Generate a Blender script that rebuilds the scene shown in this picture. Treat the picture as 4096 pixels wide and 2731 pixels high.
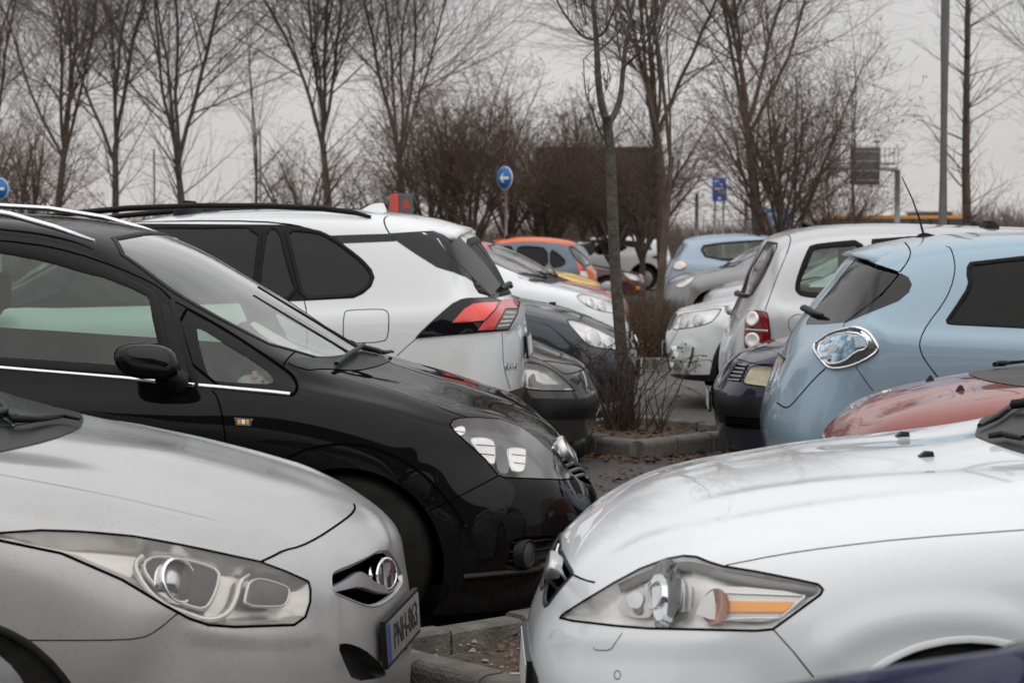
import bpy, bmesh, math, random
import numpy as np
from mathutils import Vector, Matrix
from mathutils.bvhtree import BVHTree
from mathutils.geometry import delaunay_2d_cdt

for _o in list(bpy.data.objects):
    bpy.data.objects.remove(_o, do_unlink=True)
SC = bpy.context.scene
COL = SC.collection
R = math.radians
PI = math.pi

# ------------------------------------------------------------------ camera, sky, sun, exposure
F, EYE, PITCH = 7964.0, 1.53, R(3.02)
cam_d = bpy.data.cameras.new('camera')
cam_d.lens = 70.0
cam_d.sensor_width = 36.0
cam_d.clip_start = 0.05
cam_d.clip_end = 3000
cam_d.dof.use_dof = True
cam_d.dof.focus_distance = 7.6
cam_d.dof.aperture_fstop = 6.3
cam = bpy.data.objects.new('camera', cam_d)
COL.objects.link(cam)
cam.location = (0, 0, EYE)
cam.rotation_euler = (R(90) - PITCH, 0, 0)
SC.camera = cam

SUN_EL, SUN_AZ = R(48), R(165)
world = bpy.data.worlds.new('World')
SC.world = world
world.use_nodes = True
wn, wl = world.node_tree.nodes, world.node_tree.links
wn.clear()
w_out = wn.new('ShaderNodeOutputWorld')
w_bg = wn.new('ShaderNodeBackground')
w_bg.inputs['Strength'].default_value = 0.1
w_sky = wn.new('ShaderNodeTexSky')
w_sky.sky_type = 'NISHITA'
w_sky.sun_disc = False
w_sky.sun_elevation = SUN_EL
w_sky.sun_rotation = SUN_AZ
w_sky.dust_density = 4.0
# closed cloud cover: paler towards the zenith as any overcast sky, with soft uneven banks
w_tc = wn.new('ShaderNodeTexCoord')
w_sep = wn.new('ShaderNodeSeparateXYZ')
w_ramp = wn.new('ShaderNodeValToRGB')
e = w_ramp.color_ramp.elements
e[0].position = 0.0; e[0].color = (0.63, 0.605, 0.585, 1)
e[1].position = 1.0; e[1].color = (1.2, 1.2, 1.22, 1)
k = e.new(0.06); k.color = (0.645, 0.635, 0.63, 1)
k = e.new(0.45); k.color = (0.92, 0.92, 0.93, 1)
w_map = wn.new('ShaderNodeMapping')
w_map.inputs['Scale'].default_value = (1.6, 1.6, 9.0)
w_noise = wn.new('ShaderNodeTexNoise')
w_noise.inputs['Scale'].default_value = 2.2
w_noise.inputs['Detail'].default_value = 5
w_mr = wn.new('ShaderNodeMapRange')
w_mr.inputs['From Min'].default_value = 0.3
w_mr.inputs['From Max'].default_value = 0.7
w_mr.inputs['To Min'].default_value = 9.1
w_mr.inputs['To Max'].default_value = 10.9
w_mul = wn.new('ShaderNodeVectorMath'); w_mul.operation = 'SCALE'
w_mix = wn.new('ShaderNodeMix'); w_mix.data_type = 'RGBA'
w_mix.inputs['Factor'].default_value = 0.96
wl.new(w_tc.outputs['Generated'], w_sep.inputs[0])
wl.new(w_sep.outputs['Z'], w_ramp.inputs[0])
wl.new(w_tc.outputs['Generated'], w_map.inputs[0])
wl.new(w_map.outputs[0], w_noise.inputs['Vector'])
wl.new(w_noise.outputs['Fac'], w_mr.inputs['Value'])
wl.new(w_ramp.outputs[0], w_mul.inputs[0])
wl.new(w_mr.outputs[0], w_mul.inputs['Scale'])
wl.new(w_sky.outputs[0], w_mix.inputs['A'])
wl.new(w_mul.outputs[0], w_mix.inputs['B'])
wl.new(w_mix.outputs['Result'], w_bg.inputs['Color'])
wl.new(w_bg.outputs[0], w_out.inputs[0])

sun_d = bpy.data.lights.new('sun', 'SUN')
sun_d.energy = 1.1
sun_d.angle = R(100)
sun_d.color = (1.0, 0.97, 0.93)
sun = bpy.data.objects.new('sun', sun_d)
COL.objects.link(sun)
sun.rotation_euler = (R(90) - SUN_EL, 0, R(180) - SUN_AZ)

vs = SC.view_settings
vs.view_transform = 'Standard'
vs.look = 'None'
vs.exposure = 0.0
vs.gamma = 1.0
vs.use_curve_mapping = False
SC.cycles.max_bounces = 8
SC.cycles.transparent_max_bounces = 12
SC.cycles.glossy_bounces = 4
SC.cycles.caustics_reflective = False
SC.cycles.caustics_refractive = False

# ------------------------------------------------------------------ helpers: measuring
CRP = dict(A=(0, 1450, 1.2241), B=(0, 800, 1.6504), C=(1100, 1300, 1.30667), D=(2080, 1600, 1.16667),
           E=(1300, 750, 1.56783), F=(2600, 850, 1.56818), G=(1900, 850, 2.76706), H=(2100, 1100, 2.091),
           I=(0, 0, 1.68), J=(1300, 0, 1.68), K=(2700, 0, 1.65043), L=(1600, 2350, 3.36),
           M=(3100, 1400, 2.36145), P=(0, 0, 1.0))

def ray(c, x, y):
    """sight line (survey direction) of a point measured in the photograph"""
    o = CRP[c]
    a = (o[0] + x / o[2] - 2048) / F
    b = (1365.5 - (o[1] + y / o[2])) / F
    return Vector((a, math.cos(PITCH) + b * math.sin(PITCH), -math.sin(PITCH) + b * math.cos(PITCH)))

def at(x, y, Y, c='P'):
    d = ray(c, x, y)
    k = Y / d.y
    return Vector((d.x * k, Y, EYE + d.z * k))

# ------------------------------------------------------------------ helpers: materials
MAT = {}
def nm(name):
    m = bpy.data.materials.new(name)
    m.use_nodes = True
    MAT[name] = m
    n = m.node_tree.nodes
    return m, n, m.node_tree.links, n['Principled BSDF']

def simple(name, col, rough=0.5, metal=0.0, coat=0.0, spec=0.5, noise=0.0, nscale=8.0, bump=0.0, bscale=60.0, col2=None, detail=4):
    m, n, l, b = nm(name)
    b.inputs['Base Color'].default_value = (*col, 1)
    b.inputs['Roughness'].default_value = rough
    b.inputs['Metallic'].default_value = metal
    b.inputs['Coat Weight'].default_value = coat
    b.inputs['Coat Roughness'].default_value = 0.04
    b.inputs['Specular IOR Level'].default_value = spec
    tc = n.new('ShaderNodeTexCoord')
    if noise or col2:
        t = n.new('ShaderNodeTexNoise'); t.inputs['Scale'].default_value = nscale; t.inputs['Detail'].default_value = detail
        l.new(tc.outputs['Object'], t.inputs['Vector'])
        r = n.new('ShaderNodeValToRGB')
        r.color_ramp.elements[0].position = 0.3; r.color_ramp.elements[1].position = 0.7
        c2 = col2 if col2 else tuple(min(1, c * (1 + noise)) for c in col)
        c1 = col if col2 else tuple(c * (1 - noise) for c in col)
        r.color_ramp.elements[0].color = (*c1, 1); r.color_ramp.elements[1].color = (*c2, 1)
        l.new(t.outputs['Fac'], r.inputs[0]); l.new(r.outputs[0], b.inputs['Base Color'])
    if bump:
        t2 = n.new('ShaderNodeTexNoise'); t2.inputs['Scale'].default_value = bscale; t2.inputs['Detail'].default_value = 6
        l.new(tc.outputs['Object'], t2.inputs['Vector'])
        bp = n.new('ShaderNodeBump'); bp.inputs['Strength'].default_value = bump; bp.inputs['Distance'].default_value = 0.02
        l.new(t2.outputs['Fac'], bp.inputs['Height']); l.new(bp.outputs[0], b.inputs['Normal'])
    return m

def paint(name, col, metal=0.0, rough=0.35, coat=1.0, dirt=0.25, dirtcol=(0.24, 0.2, 0.165), zlow=0.25, zhigh=0.8, speck=0.4, film=0.12, ior=1.45):
    """car paint: clear-coated base, road film that thickens low on the body, specks; trim-coloured on its inner side"""
    m, n, l, b = nm(name)
    b.inputs['Metallic'].default_value = metal
    b.inputs['Coat Weight'].default_value = coat
    b.inputs['Coat IOR'].default_value = ior
    b.inputs['Specular IOR Level'].default_value = 0.0 if max(col) < .05 else .1
    tc = n.new('ShaderNodeTexCoord')
    sep = n.new('ShaderNodeSeparateXYZ'); l.new(tc.outputs['Object'], sep.inputs[0])
    mr = n.new('ShaderNodeMapRange')
    mr.inputs['From Min'].default_value = zhigh; mr.inputs['From Max'].default_value = zlow
    mr.inputs['To Min'].default_value = film; mr.inputs['To Max'].default_value = 1.0
    l.new(sep.outputs['Z'], mr.inputs['Value'])
    t = n.new('ShaderNodeTexNoise'); t.inputs['Scale'].default_value = 3.5; t.inputs['Detail'].default_value = 8; t.inputs['Roughness'].default_value = 0.65
    l.new(tc.outputs['Object'], t.inputs['Vector'])
    t2 = n.new('ShaderNodeTexNoise'); t2.inputs['Scale'].default_value = 95; t2.inputs['Detail'].default_value = 3
    l.new(tc.outputs['Object'], t2.inputs['Vector'])
    r2 = n.new('ShaderNodeMapRange'); r2.inputs['From Min'].default_value = 0.63; r2.inputs['From Max'].default_value = 0.74
    r2.inputs['To Max'].default_value = speck
    l.new(t2.outputs['Fac'], r2.inputs['Value'])
    add = n.new('ShaderNodeMath'); add.operation = 'ADD'
    l.new(t.outputs['Fac'], add.inputs[0]); l.new(r2.outputs[0], add.inputs[1])
    mu = n.new('ShaderNodeMath'); mu.operation = 'MULTIPLY'
    l.new(mr.outputs[0], mu.inputs[0]); l.new(add.outputs[0], mu.inputs[1])
    mu2 = n.new('ShaderNodeMath'); mu2.operation = 'MULTIPLY'; mu2.use_clamp = True
    mu2.inputs[1].default_value = dirt * 2
    l.new(mu.outputs[0], mu2.inputs[0])
    mix = n.new('ShaderNodeMix'); mix.data_type = 'RGBA'
    mix.inputs['A'].default_value = (*col, 1); mix.inputs['B'].default_value = (*dirtcol, 1)
    l.new(mu2.outputs[0], mix.inputs['Factor'])
    geo = n.new('ShaderNodeNewGeometry')
    mix2 = n.new('ShaderNodeMix'); mix2.data_type = 'RGBA'
    mix2.inputs['B'].default_value = (0.02, 0.02, 0.02, 1)
    l.new(geo.outputs['Backfacing'], mix2.inputs['Factor']); l.new(mix.outputs['Result'], mix2.inputs['A'])
    l.new(mix2.outputs['Result'], b.inputs['Base Color'])
    rr = n.new('ShaderNodeMapRange'); rr.inputs['To Min'].default_value = rough; rr.inputs['To Max'].default_value = 0.75
    l.new(mu2.outputs[0], rr.inputs['Value']); l.new(rr.outputs[0], b.inputs['Roughness'])
    cr_ = n.new('ShaderNodeMapRange'); cr_.inputs['To Min'].default_value = 0.035; cr_.inputs['To Max'].default_value = 0.5
    l.new(mu2.outputs[0], cr_.inputs['Value']); l.new(cr_.outputs[0], b.inputs['Coat Roughness'])
    return m

def glass(name, tint, refl=1.0, rough=0.02, base=None, dust_sheen=0.0):
    """thin pane: lets tinted light through and mirrors by Fresnel, with a pale dusty veil that can also carry painted sky sheen"""
    m, n, l, b = nm(name)
    out = n['Material Output']
    tr = n.new('ShaderNodeBsdfTransparent'); tr.inputs[0].default_value = (*tint, 1)
    gl = n.new('ShaderNodeBsdfGlossy'); gl.inputs['Roughness'].default_value = rough
    # mirror share by angle, the same from both sides of the thin pane
    ge = n.new('ShaderNodeNewGeometry'); dt = n.new('ShaderNodeVectorMath'); dt.operation = 'DOT_PRODUCT'
    l.new(ge.outputs['Normal'], dt.inputs[0]); l.new(ge.outputs['Incoming'], dt.inputs[1])
    def mth(op, a, b_=None):
        q = n.new('ShaderNodeMath'); q.operation = op; q.use_clamp = op == 'MULTIPLY'
        l.new(a, q.inputs[0])
        if b_ is not None: q.inputs[1].default_value = b_
        return q.outputs[0]
    ab = mth('ABSOLUTE', dt.outputs['Value'])
    inv = n.new('ShaderNodeMath'); inv.operation = 'SUBTRACT'; inv.inputs[0].default_value = 1.0
    l.new(ab, inv.inputs[1])
    fr = mth('ADD', mth('MULTIPLY', mth('POWER', inv.outputs[0], 5.0), .96), .04)
    ml = n.new('ShaderNodeMath'); ml.operation = 'MULTIPLY'; ml.inputs[1].default_value = refl; ml.use_clamp = True
    l.new(fr, ml.inputs[0])
    mx = n.new('ShaderNodeMixShader')
    l.new(ml.outputs[0], mx.inputs[0])
    df = n.new('ShaderNodeBsdfDiffuse'); df.inputs[0].default_value = (0.5, 0.48, 0.45, 1)
    mx0 = n.new('ShaderNodeMixShader')
    tc = n.new('ShaderNodeTexCoord'); t = n.new('ShaderNodeTexNoise')
    t.inputs['Scale'].default_value = 5; t.inputs['Detail'].default_value = 8
    l.new(tc.outputs['Object'], t.inputs['Vector'])
    mr = n.new('ShaderNodeMapRange'); mr.inputs['From Min'].default_value = 0.3; mr.inputs['From Max'].default_value = 0.75; mr.inputs['To Max'].default_value = dust_sheen
    l.new(t.outputs['Fac'], mr.inputs['Value']); l.new(mr.outputs[0], mx0.inputs[0])
    l.new(tr.outputs[0], mx0.inputs[1]); l.new(df.outputs[0], mx0.inputs[2])
    l.new(mx0.outputs[0], mx.inputs[1]); l.new(gl.outputs[0], mx.inputs[2])
    l.new(mx.outputs[0], out.inputs['Surface'])
    return m

simple('black_plastic', (0.011, 0.011, 0.012), 0.42, spec=0.22, noise=0.3, nscale=14)
simple('grey_plastic', (0.045, 0.044, 0.043), 0.6, noise=0.3, nscale=9)
simple('gloss_black', (0.005, 0.005, 0.006), 0.06, spec=0.35)
simple('rubber', (0.012, 0.0115, 0.011), 0.85, spec=0.2, noise=0.3, nscale=20, bump=0.2, bscale=90)
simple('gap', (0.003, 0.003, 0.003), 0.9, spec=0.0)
simple('seal', (0.006, 0.006, 0.006), 0.5, spec=0.2)
simple('chrome', (0.75, 0.76, 0.78), 0.1, metal=1.0, noise=0.08, nscale=20)
simple('dull_chrome', (0.5, 0.5, 0.5), 0.28, metal=1.0, noise=0.15, nscale=20)
simple('satin_silver', (0.45, 0.45, 0.46), 0.4, metal=0.8)
simple('alloy', (0.42, 0.42, 0.43), 0.35, metal=0.8, noise=0.2, nscale=10)
simple('lamp_silver', (0.9, 0.89, 0.87), 0.28, metal=0.25, noise=0.08, nscale=12)
simple('lamp_grey', (0.16, 0.16, 0.16), 0.3, metal=0.6, noise=0.15, nscale=12)
simple('lamp_dark', (0.05, 0.05, 0.05), 0.35, noise=0.2, nscale=12)
simple('lamp_white', (0.82, 0.82, 0.8), 0.35)
simple('amber', (1.0, 0.36, 0.02), 0.25, coat=0.5)
simple('red_lens', (0.62, 0.012, 0.014), 0.12, coat=0.8, noise=0.12, nscale=30)
simple('bright_red_lens', (0.85, 0.045, 0.03), 0.2, coat=0.8)
simple('dark_red_lens', (0.2, 0.006, 0.01), 0.12, coat=0.8)
simple('blue_chrome', (0.22, 0.42, 0.62), 0.15, metal=0.8, noise=0.5, nscale=26)
simple('dark_pane', (0.008, 0.008, 0.009), 0.03, spec=0.28)
simple('interior', (0.02, 0.02, 0.022), 0.85, spec=0.2, noise=0.2, nscale=12)
simple('interior_grey', (0.11, 0.11, 0.11), 0.85, noise=0.15, nscale=30)
simple('plate_white', (0.7, 0.7, 0.66), 0.4, noise=0.08, nscale=15)
simple('plate_green', (0.38, 0.48, 0.2), 0.4, noise=0.1, nscale=15)
simple('plate_blue', (0.02, 0.06, 0.3), 0.4)
simple('plate_ink', (0.015, 0.015, 0.018), 0.5)
simple('white_print', (0.75, 0.75, 0.75), 0.5)
glass('lamp_glass', (0.95, 0.95, 0.945), 1.0, 0.03, dust_sheen=0.05)
glass('lamp_glass_worn', (0.9, 0.89, 0.87), 1.0, 0.05, dust_sheen=0.06)
glass('green_glass', (0.56, 0.70, 0.63), 1.6, 0.01, dust_sheen=0.03)
glass('clear_glass', (0.72, 0.79, 0.76), 2.4, 0.01, dust_sheen=0.16)  # strong pale veil: dusty film plus sky reflection painted into the pane
glass('privacy_glass', (0.05, 0.05, 0.05), 0.6, 0.01, dust_sheen=0.004)
simple('plate_dusty', (0.2, 0.19, 0.175), 0.7, noise=0.2, nscale=15)

# ------------------------------------------------------------------ helpers: objects
def link(name, me, mat=None, parent=None):
    o = bpy.data.objects.new(name, me)
    COL.objects.link(o)
    if mat is not None and me is not None:
        me.materials.append(MAT[mat] if isinstance(mat, str) else mat)
    if parent is not None:
        o.parent = parent
    return o

def mesh(name, V, Fc, mat=None, parent=None, smooth=False):
    me = bpy.data.meshes.new(name)
    me.from_pydata([tuple(v) for v in V], [], Fc)
    if smooth:
        me.polygons.foreach_set('use_smooth', [True] * len(me.polygons))
    if isinstance(mat, str) and mat.endswith('_paint') and len(Fc) > 4:      # painted pieces face outwards
        bm = bmesh.new(); bm.from_mesh(me)
        bmesh.ops.recalc_face_normals(bm, faces=bm.faces[:])
        bm.to_mesh(me); bm.free()
    me.update()
    return link(name, me, mat, parent)

def thing(name, label, cat, loc=(0, 0, 0), rz=0.0, group=None):
    o = bpy.data.objects.new(name, None)
    o.empty_display_size = 0.2
    COL.objects.link(o)
    o.location = loc
    o.rotation_euler = (0, 0, rz)
    tag(o, label, cat, group)
    return o

def tag(o, label, cat, group=None):
    o['label'] = label
    o['category'] = cat
    if group:
        o['group'] = group
    return o

def box(x0, x1, y0, y1, z0, z1):
    V = [(x, y, z) for z in (z0, z1) for y in (y0, y1) for x in (x0, x1)]
    return V, [(0, 2, 3, 1), (4, 5, 7, 6), (0, 1, 5, 4), (2, 6, 7, 3), (0, 4, 6, 2), (1, 3, 7, 5)]

def rbox(name, x0, x1, y0, y1, z0, z1, bev, mat, parent=None, seg=2, taper=None):
    """bevelled box; taper squeezes its top (fx, fy)"""
    bm = bmesh.new()
    V, Fc = box(x0, x1, y0, y1, z0, z1)
    if taper:
        cx, cy = (x0 + x1) / 2, (y0 + y1) / 2
        V = [(cx + (x - cx) * taper[0], cy + (y - cy) * taper[1], z) if z == z1 else (x, y, z) for x, y, z in V]
    vs_ = [bm.verts.new(v) for v in V]
    for f in Fc:
        bm.faces.new([vs_[i] for i in f])
    if bev:
        bmesh.ops.bevel(bm, geom=bm.edges[:], offset=bev, segments=seg, affect='EDGES', profile=0.5)
    me = bpy.data.meshes.new(name)
    bm.normal_update()
    bm.to_mesh(me); bm.free()
    if bev:
        me.polygons.foreach_set('use_smooth', [True] * len(me.polygons))
    return link(name, me, mat, parent)

def basis(d):
    d = Vector(d).normalized()
    u = d.cross(Vector((0, 0, 1)))
    if u.length < 1e-4:
        u = d.cross(Vector((0, 1, 0)))
    u.normalize()
    return d, u, u.cross(d)

def lathe(name, prof, c, axis, mat, parent=None, n=24, smooth=True, sc=(1, 1)):
    """prof: list of (distance along axis, radius)"""
    d, u, w = basis(axis)
    c = Vector(c)
    V, Fc = [], []
    for a, r in prof:
        for i in range(n):
            th = 2 * PI * i / n
            V.append(c + d * a + u * (r * math.cos(th) * sc[0]) + w * (r * math.sin(th) * sc[1]))
    for j in range(len(prof) - 1):
        for i in range(n):
            Fc.append((j * n + i, j * n + (i + 1) % n, (j + 1) * n + (i + 1) % n, (j + 1) * n + i))
    if prof[0][1] > 1e-4: Fc.append(tuple(range(n)))
    if prof[-1][1] > 1e-4: Fc.append(tuple(range((len(prof) - 1) * n, len(prof) * n))[::-1])
    return mesh(name, V, Fc, mat, parent, smooth)

def tube(name, pts, rad, mat, parent=None, n=8, smooth=True):
    """round bar along points; rad a number or one per point"""
    P = [Vector(p) for p in pts]
    if isinstance(rad, (list, tuple)) and len(rad) != len(P):
        rad = [float(q) for q in np.interp(np.linspace(0, 1, len(P)), np.linspace(0, 1, len(rad)), rad)]
    V, Fc = [], []
    for i, p in enumerate(P):
        d = (P[min(i + 1, len(P) - 1)] - P[max(i - 1, 0)])
        d, u, w = basis(d)
        r = rad[i] if isinstance(rad, (list, tuple)) else rad
        for k in range(n):
            th = 2 * PI * k / n
            V.append(p + u * r * math.cos(th) + w * r * math.sin(th))
    for j in range(len(P) - 1):
        for i in range(n):
            Fc.append((j * n + i, j * n + (i + 1) % n, (j + 1) * n + (i + 1) % n, (j + 1) * n + i))
    Fc.append(tuple(range(n))); Fc.append(tuple(range((len(P) - 1) * n, len(P) * n))[::-1])
    return mesh(name, V, Fc, mat, parent, smooth)

def prism(name, poly, o, u, v, depth, mat, parent=None, smooth=False):
    """flat outline (list of 2D) set at o with axes u, v and thickness along u x v"""
    o, u, v = Vector(o), Vector(u), Vector(v)
    nrm = u.cross(v).normalized() * depth
    n = len(poly)
    V = [o + u * a + v * b for a, b in poly] + [o + u * a + v * b - nrm for a, b in poly]
    Fc = [tuple(range(n)), tuple(range(n, 2 * n))[::-1]] + [(i, i + n, (i + 1) % n + n, (i + 1) % n) for i in range(n)]
    return mesh(name, V, Fc, mat, parent, smooth)
# ------------------------------------------------------------------ car body surface
def catmull(P, n):
    """centripetal Catmull-Rom along axis 0; P (K, M, 3), n steps per span"""
    K = P.shape[0]
    A = np.concatenate([2 * P[:1] - P[1:2], P, 2 * P[-1:] - P[-2:-1]], 0)
    out = []
    for i in range(K - 1):
        p0, p1, p2, p3 = A[i], A[i + 1], A[i + 2], A[i + 3]
        def dk(a, b): return np.maximum(np.sqrt(np.linalg.norm(b - a, axis=-1, keepdims=True)), 1e-3)
        t0 = np.zeros(p0.shape[:-1] + (1,)); t1 = t0 + dk(p0, p1); t2 = t1 + dk(p1, p2); t3 = t2 + dk(p2, p3)
        for s in range(n if i < K - 2 else n + 1):
            t = t1 + (t2 - t1) * (s / n)
            a1 = (t1 - t) / (t1 - t0) * p0 + (t - t0) / (t1 - t0) * p1
            a2 = (t2 - t) / (t2 - t1) * p1 + (t - t1) / (t2 - t1) * p2
            a3 = (t3 - t) / (t3 - t2) * p2 + (t - t2) / (t3 - t2) * p3
            b1 = (t2 - t) / (t2 - t0) * a1 + (t - t0) / (t2 - t0) * a2
            b2 = (t3 - t) / (t3 - t1) * a2 + (t - t1) / (t3 - t1) * a3
            out.append((t2 - t) / (t2 - t1) * b1 + (t - t1) / (t2 - t1) * b2)
    return np.array(out)

def inside(P, poly):
    """points (n,2) in polygon (m,2)"""
    x, y = P[:, 0], P[:, 1]
    r = np.zeros(len(P), bool)
    q = np.asarray(poly); x1, y1 = q[:, 0], q[:, 1]
    x2, y2 = np.roll(x1, -1), np.roll(y1, -1)
    for a, b, c, d in zip(x1, y1, x2, y2):
        if b == d: continue
        m = ((b > y) != (d > y)) & (x < (c - a) * (y - b) / (d - b) + a)
        r ^= m
    return r

def chaikin(p, it=2, closed=True, cut=0.25):
    p = np.asarray(p, float)
    for _ in range(it):
        if closed:
            q = np.roll(p, -1, 0)
            p = np.stack([p * (1 - cut) + q * cut, p * cut + q * (1 - cut)], 1).reshape(-1, p.shape[1])
        else:
            a, b = p[:-1], p[1:]
            m = np.stack([a * (1 - cut) + b * cut, a * cut + b * (1 - cut)], 1).reshape(-1, p.shape[1])
            p = np.concatenate([p[:1], m[1:-1], p[-1:]])
    return p

def dense(p, step, closed=True):
    p = np.asarray(p, float)
    out = []
    n = len(p)
    for i in range(n if closed else n - 1):
        a, b = p[i], p[(i + 1) % n]
        k = max(1, int(math.ceil(np.linalg.norm(b - a) / step)))
        for s in range(k):
            out.append(a + (b - a) * s / k)
    if not closed: out.append(p[-1])
    return np.array(out)

TF = [.93, .965, .975, .965, .925, .81, .62, .36, 0.0]          # plan fractions of the half width at the ends
FANX = [.27, .21, .14, .07, .02, 0, 0, 0, 0]
FANZ = [1.0, .78, .5, .24, .06, 0, 0, 0, 0]

def gen(L, hw, bot, nose, grille, lip, h0, h1, cowl, wsm, hdr, roof, rend, rgm, tail, lamp, rbump, zbf, zbr,
        bf=.30, br=.22, tw=.80, tr=.70, hc=None, crown=.03, ov=None, pf=3.2, pr=3.6, sill=.2, fen=.10, rdx=.12, adj=None):
    """control net of a car, nose at x=0, x to the rear; near side t>0.
    rows: sill, low side, mid side, shoulder, belt / fender top, window top / hood edge, roof edge / crease, mid, centre"""
    net = []
    def fan(xc, zc, zb, bow, p, sgn, k):
        r = []
        for f, fx, fz in zip(TF, FANX, FANZ):
            x = xc + sgn * (bow * (f / .965) ** p + fx * k)
            r.append((x, f * hw, zc + (zb - zc) * fz - .02 * f))
        return r
    zb = bot
    net.append(fan(.05, zb, zb - .01, bf * .9, pf, 1, 1.0))
    net.append(fan(nose[0], nose[1], zb + .01, bf * .95, pf, 1, 1.0))
    net.append(fan(grille[0], grille[1], zb + .02, bf * .95, pf, 1, 1.0))
    net.append(fan(lip[0], lip[1], zb + .04, bf, pf, 1, 1.0))
    def hood(x, z, zf, k):
        """k 0..1 from the nose to the cowl"""
        zs = sill
        return [(x + .28 * (1 - k) + .05, .95 * hw, zs), (x + .22 * (1 - k) + .05, .985 * hw, zs + .2), (x + .16 * (1 - k) + .04, 1.0 * hw, zs + (zf - zs) * .62),
                (x + .1 * (1 - k) + .03, .985 * hw, zf - .085), (x + .05 * (1 - k) + .02, .93 * hw, zf), (x + .02, .83 * hw, zf + (z - zf) * .42),
                (x + .01, .62 * hw, zf + (z - zf) * .74), (x, .33 * hw, z - crown * .35), (x, 0, z)]
    net.append(hood(h0[0], h0[1], h0[1] - fen * 1.1, .25))
    net.append(hood(h1[0], h1[1], h1[1] - fen, .6))
    def cabin(x, z, zbelt, dx, tw_, tr_, zt, ze, tm=.40):
        zs = sill
        return [(x + dx, .95 * hw, zs), (x + dx, .985 * hw, zs + .2), (x + dx, 1.0 * hw, zs + (zbelt - zs) * .6),
                (x + dx, .985 * hw, zbelt - .09), (x + dx, .945 * hw, zbelt), (x + dx, tw_ * hw, zt),
                (x + dx * .9, tr_ * hw, ze), (x + dx * .35, tm * hw, z - .012), (x, 0, z)]
    d = .2
    net.append(cabin(cowl[0], cowl[1], zbf, d, .86, .79, zbf + (cowl[1] - zbf) * .5 + .01, zbf + (cowl[1] - zbf) * .8 + .02))
    zb_at = lambda x: zbf + (zbr - zbf) * min(1, max(0, (x - cowl[0]) / (tail[0] - cowl[0])))
    net.append(cabin(wsm[0], wsm[1], zb_at(wsm[0]), .2, (tw + .87) / 2, (tr + .79) / 2, wsm[1] - .12, wsm[1] - .055))
    net.append(cabin(hdr[0], hdr[1], zb_at(hdr[0]), .13, tw, tr, hdr[1] - .115, hdr[1] - .04))
    net.append(cabin(roof[0], roof[1], zb_at(roof[0]), 0, tw, tr, roof[1] - .115, roof[1] - .045))
    net.append(cabin(rend[0], rend[1], zb_at(rend[0]), -rdx * .4, tw, tr * .97, rend[1] - .115, rend[1] - .05))
    net.append(cabin(rgm[0], rgm[1], zb_at(rgm[0]), -rdx, (tw + .88) / 2, tr * 1.08, rgm[1] - .10, rgm[1] - .045))
    net.append(cabin(tail[0], tail[1], zbr - .06, -rdx * 1.3, .90, .82, tail[1] - .045, tail[1] - .02))
    net.append([(x, t, z) for x, t, z in fan(lamp[0], lamp[1], sill + .1, br, pr, -1, .7)])
    net.append([(x, t, z) for x, t, z in fan(rbump[0], rbump[1], sill + .03, br, pr, -1, .85)])
    net.append([(x, t, z) for x, t, z in fan(rbump[0] - .04, sill + .06, sill, br, pr, -1, .9)])
    for r in range(9):                                            # rows must not run backwards on the flanks
        for k in range(4, 9):
            x, t, z = net[k][r]
            net[k][r] = (max(x, net[k - 1][r][0] + .08), t, z)
        for k in range(12, 8, -1):
            x, t, z = net[k][r]
            net[k][r] = (min(x, net[k + 1][r][0] - .08), t, z)
    for (k, r), p in (adj or {}).items():
        net[k][r] = tuple(a + d_ for a, d_ in zip(net[k][r], p))
    if ov:
        for (k, r), p in ov.items():
            q = list(net[k][r])
            for i in range(3):
                if p[i] is not None: q[i] = p[i]
            net[k][r] = tuple(q)
    return net

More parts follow.
